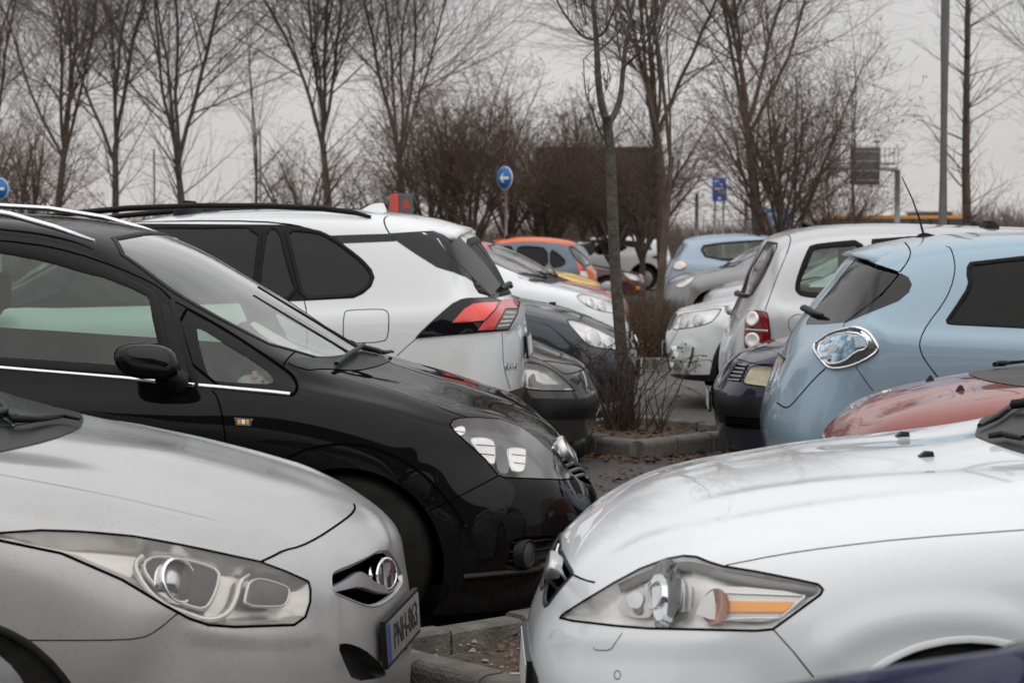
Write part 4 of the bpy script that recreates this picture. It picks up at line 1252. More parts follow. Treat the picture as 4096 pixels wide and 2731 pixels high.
# --- pale blue electric hatchback, tail towards the aisle
def blue_hatch():
    root = car('blue_hatchback', 'pale blue hatchback with long roof aerial and smoked rear window', 3050, 11.3, 4)
    net = gen(4.08, .865, .2, (0, .5), (.05, .65), (.12, .78), (.35, .9), (.65, .98), (1.0, 1.05), (1.45, 1.3), (1.95, 1.5),
              (2.5, 1.56), (3.54, 1.45), (3.72, 1.25), (3.88, 1.05), (3.97, .86), (4.08, .50), .98, 1.09, br=.26, tw=.81, tr=.70, rdx=.14)
    b = Body(root, net, -1, 4.08, nu=9, nv=6)
    hg = b.px('F', [(1290, 288), (1350, 322), (1560, 388), (1450, 520), (1330, 610), (1220, 690), (1100, 702), (980, 705), (985, 680), (1040, 600), (1180, 420)])
    hg[:, 1] = np.minimum(hg[:, 1], (b.W - 1) / 2 - .2)
    for k_ in (hg, b.mir(hg)):
        b.holes.append(k_); b.patch('rear_window', k_, 'smoked', -.002)
    sg_ = b.px('F', [(1572, 380), (1620, 405), (1643, 450), (1625, 500), (1560, 555), (1400, 620), (1228, 690), (1335, 612), (1455, 522), (1565, 392)])
    for k_ in (sg_, b.mir(sg_)): b.patch('pillar_panel', k_, 'smoked', .0012)
    wd = b.px('F', [(2900, 250), (2500, 262), (2010, 316), (1994, 345), (1992, 390), (2002, 440), (1985, 490), (1930, 575), (1862, 675), (1868, 692), (1900, 700), (2500, 730), (2900, 735)])
    b.window(wd, 'privacy_glass', .02, 'seal', .006)
    b.patch('handle_plate', b.px('F', [(1870, 680), (1945, 570), (1975, 566), (1986, 600), (1985, 688)], 1), 'black_plastic', .001)
    b.window(b.px('F', [(3000, 250), (3700, 330), (4000, 500), (4000, 760), (3000, 740)]), 'privacy_glass', .02)
    # spoiler
    sp = [(.80, 1.52), (.62, 1.487), (.50, 1.455), (.455, 1.438), (.46, 1.425), (.55, 1.42), (.70, 1.40)]
    V, Fc = [], []
    ys = (-.56, -.52, -.3, 0, .3, .52, .56)
    m = len(sp)
    for y in ys:
        f = abs(y) / .54
        for s, z in sp:
            V.append((s + .09 * f ** 3, y, z - .03 * f ** 2 - (.012 if f > 1 else 0)))
    for i in range(6):
        for j in range(m): Fc.append((i * m + j, (i + 1) * m + j, (i + 1) * m + (j + 1) % m, i * m + (j + 1) % m))
    Fc += [tuple(range(m)), tuple(range(6 * m, 7 * m))[::-1]]
    mesh('spoiler', V, Fc, 'blue_paint', root, True)
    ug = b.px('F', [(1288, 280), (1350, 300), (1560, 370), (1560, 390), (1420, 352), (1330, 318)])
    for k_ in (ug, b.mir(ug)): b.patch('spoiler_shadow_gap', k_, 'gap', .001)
    b.seam(b.px('F', [(1598, 188), (1625, 220), (1637, 260), (1610, 320), (1565, 375)], 1, False), .007)
    b.seam(b.px('F', [(1855, 212), (1885, 220), (1908, 290), (1915, 360), (1890, 470), (1840, 570), (1740, 700), (1695, 790), (1690, 850), (1720, 920), (1800, 1025), (1850, 1090)], 1, False), .006)
    b.seam(b.px('F', [(1568, 384), (1455, 520), (1335, 611), (1224, 690)], 1, False), .014)
    b.seam(b.px('F', [(1222, 690), (1215, 710), (1216, 735)], 0, False), .005)
    b.seam(b.px('F', [(1285, 960), (1340, 1040), (1400, 1120)], 0, False), .004)
    b.seam(b.px('F', [(1100, 978), (1040, 1032), (960, 1122), (880, 1215), (845, 1226), (795, 1190)], 1, False), .008)
    # lamp
    ol = b.px('F', [(1022, 850), (1040, 820), (1130, 755), (1250, 721), (1310, 718), (1370, 745), (1410, 800), (1435, 850), (1420, 885), (1350, 932), (1260, 970), (1170, 988), (1110, 975), (1080, 935), (1040, 890)], 1)
    for k_ in (ol, b.mir(ol)):
        k_ = b.ccw(k_)
        o = b.patch('tail_lamp', k_, 'lamp_dark', .006)
        b.ribbon('lamp_frame', k_, [(-.008, .0005), (-.004, .008), (.004, .014), (.012, .012), (.014, .006)], 'chrome', o)
    il = b.px('F', [(1050, 848), (1140, 778), (1280, 755), (1350, 790), (1362, 850), (1290, 868), (1220, 930), (1140, 950), (1100, 925)], 1)
    b.ribbon('lamp_trim', b.ccw(il), [(-.012, .008), (-.006, .013), (0, .012), (.004, .006)], 'chrome', o)
    ob = b.patch('lamp_lens', il, 'pale_blue_chrome', .009)
    b.patch('reverse_lens', b.px('F', [(1280, 768), (1340, 780), (1362, 840), (1290, 845)]), 'lamp_white', .012, parent=ob)
    b.patch('lamp_chrome', b.px('F', [(1315, 732), (1370, 762), (1422, 850), (1365, 862), (1348, 800)], 1), 'chrome', .011, parent=ob)  # chrome upper piece of the tail lamp
    for k_ in range(5):
        q = b.px('F', [(1285, 780 + 13 * k_), (1355, 785 + 13 * k_)], 0, False)
        b.ribbon('lens_rib', q, [(-.002, .012), (0, .015), (.002, .012)], 'blue_chrome', ob, False)
    rn = random.Random(4)
    for k_ in range(26):
        x, y = rn.uniform(1080, 1290), rn.uniform(775, 925)
        if abs((x - 1050) * .55 - (925 - y)) > 170: continue
        w, h = rn.uniform(10, 34), rn.uniform(8, 20)
        f = [(x + w * math.cos(a) * rn.uniform(.6, 1.1), y - .35 * w * math.cos(a) + h * math.sin(a)) for a in (0, 1.3, 2.9, 4.3)]
        b.patch('lens_facet', b.px('F', f), rn.choice(('chrome', 'lamp_dark', 'lamp_white', 'dull_chrome', 'blue_lens', 'blue_lens')), .0105 + .0001 * k_, parent=ob)
    b.patch('lamp_core', b.px('F', [(1110, 850), (1160, 820), (1200, 850), (1150, 890)], 1), 'dull_chrome', .013, parent=ob)
    # plate in its recess, badge, wiper, aerial
    rc_ = b.px('F', [(862, 905), (905, 930), (860, 1100), (815, 1080)], 1)
    rc_[:, 1] = np.minimum(rc_[:, 1], (b.W - 1) / 2)
    p = Vector(b.pos(b.px('F', [(856, 1000)], closed=False), .0)[0])
    plateobj(root, (p.x - .012, 0, p.z), (-1, 0, .12), (0, 0, 1), w=.5, mat='plate_green')
    lathe('badge', [(0, .03), (.006, .028), (.007, 0)], (.065, -.28, .66), (-1, -.2, 0), 'blue_chrome', root, 16)
    q = b.px('F', [(1100, 655), (1040, 640), (985, 610), (960, 615)], 0, False)
    tube('rear_wiper', b.pos(q, .02), [.008, .018, .022, .016], 'black_plastic', root, 8)
    prism('aerial_base', [(-.09, 0), (.10, 0), (.03, .022), (-.02, .035), (-.05, .03)], (.93, .025, 1.515), (1, 0, 0), (0, 0, 1), -.05, 'black_plastic', root)
    tube('aerial', [(.90, 0, 1.54), (.872, 0, 1.64), (.835, 0, 1.74), (.775, 0, 1.865)], [.008, .0055, .0045, .003], 'black_plastic', root, 6)
    b.arch(.72, .3, .36); b.arch(3.3, .3, .36)
    glazing(b, ws='clear_glass', rear=None)
    seats(b, 1, 2.4, z=.3)
    finish(b, MAT['blue_paint'], [(.72, .84), (3.3, .84)], .31)
simple('blue_lens', (.16, .36, .55), .15, coat=.6)
simple('pale_blue_chrome', (.5, .64, .76), .15, metal=.8, noise=.35, nscale=30)
simple('smoked', (.02, .019, .019), .05, spec=.4)
paint('blue_paint', (.29, .40, .49), .25, .32, dirt=.06, speck=.4, zlow=.2, zhigh=.7, film=.1)
blue_hatch()

# --- silver compact people carrier
def silver_mpv():
    root = car('silver_people_carrier', 'boxy silver people carrier with upright dark red tail lamp behind the pale blue hatchback', 2920, 15, 4)
    net = gen(4.39, .897, .2, (0, .5), (.05, .65), (.12, .78), (.35, .9), (.65, .98), (1.0, 1.05), (1.45, 1.34), (1.95, 1.555),
              (2.5, 1.605), (4.08, 1.545), (4.23, 1.32), (4.36, 1.07), (4.40, .88), (4.46, .55), 1.0, 1.08, br=.11, pr=6, tw=.84, tr=.74, rdx=.1)
    b = Body(root, net, -1, 4.39, nu=8, nv=6)
    sw = b.px('F', [(990, 235), (1010, 205), (1150, 188), (1330, 172), (1345, 300), (1335, 540), (1100, 540), (950, 525), (920, 500), (910, 470), (930, 380)], 1)
    b.window(sw, 'green_glass', .034, 'seal', .004)
    b.window(b.px('F', [(1395, 170), (1700, 150), (2300, 140), (2400, 540), (1390, 545)]), 'green_glass', .03)
    b.window(b.px('F', [(2480, 140), (3000, 150), (3500, 350), (3600, 560), (2500, 548)]), 'green_glass', .03)
    rg = b.px('F', [(735, 182), (800, 192), (795, 225), (720, 390), (645, 515), (610, 530), (556, 522), (562, 500), (640, 340)])
    rg[:, 1] = np.minimum(rg[:, 1], (b.W - 1) / 2 - .1)
    for k_ in (rg, b.mir(rg)):
        b.holes.append(k_)
        o = b.patch('rear_window', k_, 'clear_glass', -.003)
        b.ribbon('window_seal', b.ccw(k_), [(-.004, .001), (0, .003), (.018, -.002)], 'seal', o)
    tl = b.px('F', [(610, 632), (640, 619), (720, 622), (740, 640), (756, 800), (742, 812), (620, 852), (597, 850), (598, 760)], 1)
    for k_ in (tl, b.mir(tl)):
        k_ = b.ccw(k_)
        T = b.patch('tail_lamp', k_, 'dark_red_lens', .014)
        b.ribbon('lamp_edge', k_, [(-.006, .0), (-.003, .01), (0, .014)], 'gap', T)
    for x, y in ((648, 668), (645, 800)):
        uv = b.px('F', [(x, y)], closed=False)
        lathe('lamp_eye', [(-.01, .05), (.004, .055), (.008, .045), (.002, .03), (0, 0)], Vector(b.pos(uv, .014)[0]), Vector(b.nrm(uv)[0]), 'lamp_silver', root, 18)
    b.ribbon('lamp_band', b.px('F', [(606, 735), (740, 745)], 0, False), [(-.008, .0145), (0, .017), (.008, .0145)], 'dull_chrome', closed=False)
    b.seam(b.px('F', [(862, 138), (885, 160), (870, 230), (790, 420), (740, 560), (722, 612)], 1, False), .006)
    th = [2 * PI * i / 18 for i in range(18)]
    b.seam(b.px('F', [(935 + 68 * math.cos(a), 702 + 64 * math.sin(a)) for a in th]), .005, True)
    q = b.px('F', [(620, 525), (560, 515), (515, 495), (505, 500)], 0, False)
    tube('rear_wiper', b.pos(q, .02), [.008, .02, .026, .02], 'black_plastic', root, 8)
    prism('roof_fin', [(-.1, 0), (.1, 0), (.02, .03), (-.08, .075)], (.62, .03, 1.555), (1, 0, 0), (0, 0, 1), -.06, 'gloss_black', root)
    rbox('handle_bar', -.03, .0, -.3, .3, .95, 1.0, .01, 'dull_chrome', root)
    plateobj(root, (-.02, 0, .75), (-1, 0, .05), (0, 0, 1))
    b.arch(.95, .31, .36); b.arch(3.55, .31, .36)
    glazing(b, ws='clear_glass', rear=None)
    seats(b, 1, 2.3, n=2, z=.35)
    finish(b, MAT['silver2_paint'], [(.95, .87), (3.55, .87)], .32)
paint('silver2_paint', (.50, .50, .51), .5, .3, dirt=.08, speck=.4, zlow=.2, zhigh=.8, film=.1)
silver_mpv()
# ------------------------------------------------------------------ the other parked cars
def hatch(L=4.0, hw=.85, H=1.5, nose=(0, .45), grille=(.05, .6), lip=(.12, .72), h0=(.36, .84), h1=(.64, .93), cowl=(.98, 1.02), hdr=None, rake=.24, bot=.2, **k):
    hdr = hdr or (cowl[0] + .95, H - .07)
    wsm = ((cowl[0] + hdr[0]) / 2 - .02, (cowl[1] + hdr[1]) / 2 + .03)
    zb = k.pop('zbf', cowl[1] - .09); zr = k.pop('zbr', cowl[1] - .01)
    return gen(L, hw, bot, nose, grille, lip, h0, h1, cowl, wsm, hdr, (hdr[0] + .6, H), (L - .34 - rake * .3, H - .1), (L - .34 + rake * .2, (H + zr) / 2 + .02), (L - .09, zr - .02),
               (L - .03, .82), (L, .5), zb, zr, **k)

def nose_parts(b, c, hl, inner='lamp_silver', gl='lamp_glass', depth=.06, cups=(), ax=(.8, -.5, .05), grille=None, low=None):
    L = b.lamp(b.px(c, hl, 1), gl, inner, depth * .6, 1.6)[0]
    for x, y, r in cups:
        n = b.inset(c, x, y, 0)[1]
        a = (n * .6 + Vector(ax) * .5).normalized()
        o, p, n = bowl(b, c, x, y, .02, r, a, 'chrome', L, deep=.03)
        bulb(p - a * .02, a, o, .008, .015)
    for nm_, pts, mt in (('grille', grille, 'black_plastic'), ('lower_grille', low, 'black_plastic')):
        if pts:
            q = b.px(c, pts, 1)
            for k_ in paired(b, q): b.patch(nm_, k_, mt, .003)
    return L

def dark_compact():
    root = car('dark_grey_compact', 'dark grey compact car with clouded oval headlight, nose by the tree planter', 2370, 13.6, 5)
    b = Body(root, hatch(4.2, .87, 1.47, nose=(0, .42), grille=(.05, .54), lip=(.12, .65), h0=(.36, .77), h1=(.62, .87), cowl=(1.0, .97)), -1, .05, nu=9, nv=6)
    L = nose_parts(b, 'H', [(-90, 745), (0, 733), (100, 738), (200, 775), (300, 850), (400, 940), (428, 968), (40, 962), (-30, 920)], 'lamp_dim', 'lamp_glass_worn', .06, ())
    b.patch('lamp_inner', b.px('H', [(40, 840), (90, 800), (110, 900), (330, 905), (380, 945), (60, 945)], 1), 'lamp_mid', -.02, parent=L)
    q = b.px('H', [(60, 1028), (300, 1035), (520, 1030), (560, 1000), (600, 1030), (590, 1200), (300, 1200), (80, 1200)])
    for k_ in paired(b, q): b.patch('bumper_strip', k_, 'black_plastic', .004)
    b.seam(b.px('H', [(0, 660), (150, 715), (270, 790), (335, 832), (420, 815), (495, 790)], 1, False), .008)
    g = b.px('H', [(440, 830), (495, 800), (545, 870), (590, 960), (560, 970), (520, 930), (470, 880)], 1)
    for k_ in paired(b, g):
        b.patch('grille', k_, 'grey_plastic', .004)
    q = b.px('H', [(478, 812), (500, 870), (512, 940)], 1, False)
    b.ribbon('grille_trim', q, [(-.008, .005), (0, .012), (.008, .005)], 'dull_chrome', closed=False)
    b.arch(-.85, .3, .36); b.arch(-3.4, .3, .35)
    glazing(b, sides=[(7.4, 8.8), (9, 10.2)]); wipers(b, -1)
    rbox('front_skirt', -.28, -.02, -.6, .6, .08, .2, .03, 'black_plastic', root)
    plateobj(root, (.035, 0, .38), (1, 0, 0), (0, 0, 1))
    finish(b, paint('dark_grey_paint', (.028, .028, .029), .1, .3, dirt=.07, speck=.5, film=.2), [(-.85, .85), (-3.4, .85)], .31)
dark_compact()

def slate_hatch():
    root = car('slate_blue_hatchback', 'dark slate blue hatchback with very large bright headlight, behind the slim tree trunk', 2560, 16.8, 5)
    b = Body(root, hatch(4.3, .9, 1.5, nose=(0, .48), grille=(.05, .6), lip=(.13, .70), h0=(.38, .82), h1=(.66, .93), cowl=(1.1, 1.035)), -1, 0, nu=9, nv=6)
    nose_parts(b, 'H', [(350, 390), (375, 370), (480, 395), (620, 458), (780, 542), (850, 600), (845, 640), (780, 625), (560, 600), (500, 560), (430, 480)], 'lamp_silver', 'lamp_glass', .07,
               ((590, 525, .075), (720, 570, .06)), low=[(700, 860), (880, 840), (930, 900), (880, 960), (700, 960)])
    b.fold([b.px('H', [(20, 255), (200, 300), (370, 350), (600, 430), (760, 500)], 1, False)], .06, .01)
    b.seam(b.px('H', [(380, 365), (500, 390), (640, 452), (790, 535)], 1, False), .007)
    q = b.px('H', [(855, 490), (890, 530), (918, 600), (900, 620), (870, 560)], 1)
    b.patch('grille_trim', q, 'chrome', .01)
    lathe('badge', [(0, .05), (.01, .045), (.012, 0)], (-.03, -.05, .66), (1, 0, .4), 'chrome', root, 16)
    plateobj(root, (.01, 0, .44), (1, 0, 0), (0, 0, 1))
    uv = b.px('H', [(240, 205)], closed=False)
    p = Vector(b.pos(uv)[0])
    rbox('washer_nozzle', p.x - .03, p.x + .03, p.y - .02, p.y + .02, p.z - .005, p.z + .02, .006, 'black_plastic', root)
    b.arch(-.9, .31, .36); b.arch(-3.5, .31, .36)
    glazing(b, sides=[(7.4, 8.8), (9, 10.2)]); wipers(b, -1)
    seats(b, 1, -2.2, z=.3); mirror(b, -1.55, .98, 1.0, mat='slate_paint', dirn=1)
    finish(b, MAT['slate_paint'], [(-.9, .88), (-3.5, .88)], .32)
paint('slate_paint', (.028, .038, .048), .2, .28, dirt=.03, speck=.4, film=.15)
slate_hatch()

def small_front(name, label, px_x, d, deg, col, L_pts, wtr=.0, c='G', cups=(), nz=0.0, metal=0.0, dirt=.04, **k):
    root = car(name, label, px_x, d, deg)
    b = Body(root, hatch(**k), -1, 0, nu=7, nv=5)
    if L_pts: nose_parts(b, c, L_pts, 'lamp_silver', 'lamp_glass', .06, cups)
    b.arch(-.78, .3, .34); b.arch(-3.25, .3, .34)
    glazing(b, sides=[(7.4, 8.8), (9, 10.2)]); wipers(b, -1)
    seats(b, 1, -2.1, z=.28); mirror(b, -1.5, .95, 1.0, mat='black_plastic', dirn=1)
    plateobj(root, (.02, 0, .42), (1, 0, 0), (0, 0, 1))
    finish(b, paint(name + '_paint', col, metal, .3, dirt=dirt, speck=.3, film=.15), [(-.78, .83), (-3.25, .83)], .3)
    return b
WK = dict(L=3.75, hw=.85, H=1.5, nose=(0, .48), grille=(.04, .63), lip=(.09, .755), h0=(.24, .865), h1=(.46, .945), cowl=(.86, 1.05), hdr=(1.72, 1.43))
b = small_front('white_hatchback', 'small white hatchback in front of the red one, behind the slate blue car', 2520, 22, 5, (.72, .74, .77),
                [(1122, 935), (1150, 910), (1210, 903), (1350, 940), (1530, 1000), (1600, 1050), (1600, 1110), (1530, 1112), (1340, 1080), (1220, 1020)], cups=((1420, 1030, .06), (1290, 985, .05)), **WK)
b.seam(b.px('G', [(480, 715), (700, 790), (1000, 850), (1200, 900)], 1, False), .008)
WK2 = dict(WK); WK2.update(lip=(.09, .74), h0=(.24, .84), h1=(.46, .915), cowl=(.86, 1.015), H=1.51, hdr=(1.72, 1.44))
small_front('red_hatchback', 'small red hatchback mostly hidden behind the white hatchback', 2530, 24.6, 5, (.42, .03, .03), None, **WK2)
YK = dict(WK); YK.update(nose=(0, .5), grille=(.02, .7), lip=(.05, .87), h0=(.28, .97), h1=(.5, 1.03), cowl=(.85, 1.09), H=1.5, hdr=(1.7, 1.43))
small_front('yellow_hatchback', 'yellow car of which only the bonnet shows beyond the red hatchback', 2412, 28, 5, (.72, .42, .03), None, **YK)

def two_tone():
    root = car('two_tone_hatchback', 'slate blue hatchback with an orange roof, its tail to the right, across the far aisle', 2390, 40, 5)
    b = Body(root, hatch(3.95, .85, 1.53, rake=.5, cowl=(.95, 1.0), br=.24), 1, -3.95, nu=8, nv=5)
    r = b.rc([(7.9, 5.15), (7.8, 8), (7.9, 10.85), (9, 10.9), (10.3, 10.6), (10.35, 8), (10.3, 5.4), (9, 5.1)])
    b.patch('roof_skin', r, 'orange_paint', .004)
    for pts in ([(480, 372), (640, 372), (800, 395), (812, 608), (620, 604), (440, 560), (460, 430)], [(830, 400), (920, 450), (1022, 552), (940, 610), (830, 610)], [(430, 372), (300, 372), (150, 430), (100, 560), (410, 560)]):
        b.window(b.px('G', pts, 1), 'privacy_glass', .03)
    b.window(b.px('G', [(1030, 390), (1075, 375), (1200, 470), (1290, 560), (1250, 590), (1200, 600), (1100, 500)], 1), 'clear_glass', .02, name='rear_window')
    tl = b.px('G', [(1118, 535), (1160, 570), (1215, 650), (1250, 730), (1165, 735), (1150, 640)], 1)
    for k_ in paired(b, tl): T = b.patch('tail_lamp', k_, 'bright_red_lens', .008)
    b.patch('reverse_lens', b.px('G', [(1160, 655), (1222, 650), (1250, 725), (1170, 730)]), 'lamp_white', .012, parent=T)
    q = b.px('G', [(1215, 610), (1300, 590), (1340, 640), (1355, 760), (1265, 745)], 1)
    for k_ in paired(b, q): b.patch('tailgate_panel', k_, 'orange_paint', .004)
    b.arch(-.75, .3, .34); b.arch(-3.2, .3, .34)
    glazing(b, rear=None); seats(b, -1, -2.2, z=.3)
    finish(b, paint('two_tone_paint', (.11, .15, .19), .1, .3, dirt=.03), [(-.75, .83), (-3.2, .83)], .31)
paint('orange_paint', (.78, .14, .03), 0, .3, dirt=.03)
two_tone()

def maroon():
    root = car('maroon_saloon', 'old dark maroon saloon with square pale headlight beyond the planter trees', 2575, 46, 5)
    b = Body(root, hatch(4.3, .84, 1.4, nose=(0, .45), grille=(.02, .55), lip=(.06, .63), h0=(.4, .74), h1=(.75, .81), cowl=(1.25, .91), hdr=(2.1, 1.33), bf=.2), -1, .03, nu=8, nv=5)
    nose_parts(b, 'G', [(1632, 668), (1680, 662), (1780, 695), (1855, 752), (1745, 754), (1690, 720)], 'lamp_silver', 'lamp_glass', .05)
    q = b.px('G', [(1775, 815), (1830, 812), (1835, 850), (1780, 852)])
    b.patch('indicator', q, 'amber', .006)
    b.arch(-.80, .31, .35); b.arch(-3.4, .31, .35)
    glazing(b, sides=[(7.4, 8.8), (9, 10.2)]); seats(b, 1, -2.2, z=.2)
    finish(b, paint('maroon_paint', (.075, .012, .018), 0, .3, dirt=.05), [(-.80, .82), (-3.4, .82)], .31)
maroon()

def white_crossover():
    root = car('white_crossover', 'far white crossover with black roof and sloping tail, left of the far pale blue car', 2690, 57, 5)
    b = Body(root, hatch(4.4, .9, 1.55, rake=.9, cowl=(1.1, 1.08), zbr=1.12, sill=.28), 1, -4.4, nu=8, nv=5)
    for pts in ([(1080, 385), (1200, 345), (1345, 340), (1310, 470), (1220, 480)], [(1345, 345), (1500, 340), (1620, 350), (1700, 385), (1600, 440), (1500, 465), (1320, 470)]):
        b.window(b.px('G', pts, 1), 'green_glass' if pts[0][0] < 1200 else 'privacy_glass', .03)
    q = b.px('G', [(1090, 320), (1400, 300), (1700, 310), (1930, 345), (1960, 420), (1700, 380), (1620, 345), (1300, 335)])
    for k_ in paired(b, q): b.patch('roof_edge', k_, 'seal', .004)
    tl = b.px('G', [(1945, 490), (2060, 465), (2130, 500), (2090, 540), (1990, 510)], 1)
    for k_ in paired(b, tl): b.patch('tail_lamp', k_, 'dark_red_lens', .012)
    q = b.px('G', [(2010, 430), (2110, 440), (2140, 480), (2060, 470)])
    for k_ in paired(b, q): b.patch('rear_window', k_, 'smoked', .004)
    b.arch(-.78, .35, .4, lip=(.05, .01, 'black_plastic')); b.arch(-3.45, .35, .4)
    pr = [(-1.25, 1.5), (-1.1, 1.58), (-1.02, 1.585), (-.98, 1.48)]
    mesh('roof_fin', [(s, y, z) for y in (-.02, .02) for s, z in pr], [(0, 1, 2, 3), (7, 6, 5, 4), (0, 4, 5, 1), (1, 5, 6, 2), (2, 6, 7, 3)], 'suv_paint', root)
    glazing(b, rear=None); seats(b, -1, -2.5, z=.35)
    finish(b, MAT['suv_paint'], [(-.78, .88), (-3.45, .88)], .34)
white_crossover()

def white_offroader():
    root = car('white_offroader', 'compact white off-roader with round fog lamp in its bumper, right of the planter', 2660, 18.3, 4)
    b = Body(root, hatch(4.18, .89, 1.61, nose=(0, .52), grille=(.03, .70), lip=(.10, .84), h0=(.34, .92), h1=(.66, 1.0), cowl=(1.05, 1.08), bot=.28, sill=.3), 1, 0, nu=9, nv=6)
    nose_parts(b, 'H', [(1230, 458), (1250, 400), (1292, 325), (1450, 300), (1645, 275), (1632, 308), (1575, 385), (1480, 422), (1350, 445)], 'lamp_silver', 'lamp_glass', .06, ((1310, 400, .06), (1430, 370, .055)), (-.8, -.5, .05),
               grille=[(1195, 470), (1200, 400), (1240, 322), (1282, 318), (1245, 390), (1222, 455)], low=[(1150, 620), (1190, 640), (1225, 790), (1210, 830), (1170, 780)])
    q = b.px('H', [(1185, 822), (1400, 832), (1570, 830), (1575, 960), (1400, 960), (1190, 930)])
    for k_ in paired(b, q): b.patch('bumper_skirt', k_, 'black_plastic', .005)
    fp = b.px('H', [(1205, 612), (1330, 580), (1412, 598), (1400, 660), (1372, 760), (1300, 790), (1222, 790)], 1)
    b.fold([fp], .06, .012)
    uv = b.px('H', [(1255, 692)], closed=False)
    p = Vector(b.pos(uv, .004)[0]); n = (Vector(b.nrm(uv)[0]) * .6 + Vector((-.5, 0, 0))).normalized()
    lathe('fog_ring', [(-.06, .12), (.02, .105), (.03, .09), (.022, .078), (-.005, .07)], p, n, 'white2_paint', root, 24)
    lathe('fog_lamp', [(-.01, .07), (.008, .05), (.012, 0)], p, n, 'lamp_silver', root, 20)
    b.ribbon('fold_line', b.px('H', [(1408, 602), (1395, 680), (1370, 755)], 0, False), [(-.012, .001), (0, .004), (.012, .001)], 'grey_plastic', closed=False)
    b.seam(b.px('H', [(1250, 305), (1400, 290), (1640, 262), (1740, 250)], 1, False), .008)
    b.arch(.86, .33, .41, lip=(.06, .012, 'black_plastic')); b.arch(3.36, .33, .4, lip=(.06, .012, 'black_plastic'))
    glazing(b, sides=[(7.4, 8.8), (9, 10.2)]); wipers(b, 1); seats(b, -1, 2.2, z=.4)
    plateobj(root, (-.02, 0, .5), (-1, 0, 0), (0, 0, 1))
    finish(b, MAT['white2_paint'], [(.86, .88), (3.36, .88)], .35)
paint('white2_paint', (.68, .70, .70), .1, .32, coat=.6, ior=1.36, dirt=.05, speck=.4, film=.1)
white_offroader()

def navy_saloon():
    root = car('navy_saloon', 'dark navy saloon with yellowed square headlight and black bumper, between blue hatchback and silver carrier', 2860, 13.2, 4)
    b = Body(root, hatch(4.65, .87, 1.46, nose=(0, .47), grille=(.06, .62), lip=(.16, .735), h0=(.36, .83), h1=(.66, .90), cowl=(1.15, .98), bf=.24), 1, -.02, nu=9, nv=6)
    nose_parts(b, 'H', [(1815, 905), (1850, 830), (1890, 762), (1990, 755), (2087, 768), (2100, 850), (2072, 938), (1950, 925)], 'lamp_cream', 'lamp_glass_worn', .035, (), (-.8, -.5, .05))
    gr = b.px('H', [(1700, 880), (1712, 838), (1745, 780), (1785, 730), (1872, 745), (1835, 820), (1800, 892)], 1)
    g = b.patch('grille', gr, 'gap', .002)
    for k_ in range(5):
        y = 752 + 31 * k_
        b.ribbon('grille_slat', b.px('H', [(1790 - 21 * k_, y), (1862 - 14 * k_, y + 8)], 0, False), [(-.008, .003), (-.003, .012), (.004, .012), (.008, .003)], 'dull_chrome', g, False)
    q = b.px('H', [(1560, 965), (1620, 985), (1700, 1005), (1900, 1022), (2130, 1020), (2130, 1255), (1900, 1250), (1640, 1235), (1600, 1120)])
    for k_ in paired(b, q): b.patch('bumper_strip', k_, 'black_plastic', .008)
    for k_ in range(4):
        b.ribbon('bumper_rib', b.px('H', [(1690, 1180 + 24 * k_), (1850, 1200 + 24 * k_), (2000, 1205 + 24 * k_)], 0, False), [(-.006, .009), (0, .014), (.006, .009)], 'gap', closed=False)
    b.seam(b.px('H', [(1770, 700), (1900, 738), (2000, 748), (2100, 750)], 1, False), .007)
    plateobj(root, (-.045, 0, .455), (-1, 0, .0), (0, 0, 1), w=.5, h=.11, band=False, text='')
    b.arch(.9, .31, .36); b.arch(3.6, .31, .36)
    glazing(b, sides=[(7.4, 8.8), (9, 10.2)]); wipers(b, 1); seats(b, -1, 2.3, z=.22)
    finish(b, paint('navy_paint', (.012, .014, .034), .1, .3, dirt=.05, speck=.4, film=.2), [(.9, .85), (3.6, .85)], .31)
simple('lamp_cream', (.55, .5, .34), .35, noise=.15, nscale=20)
navy_saloon()

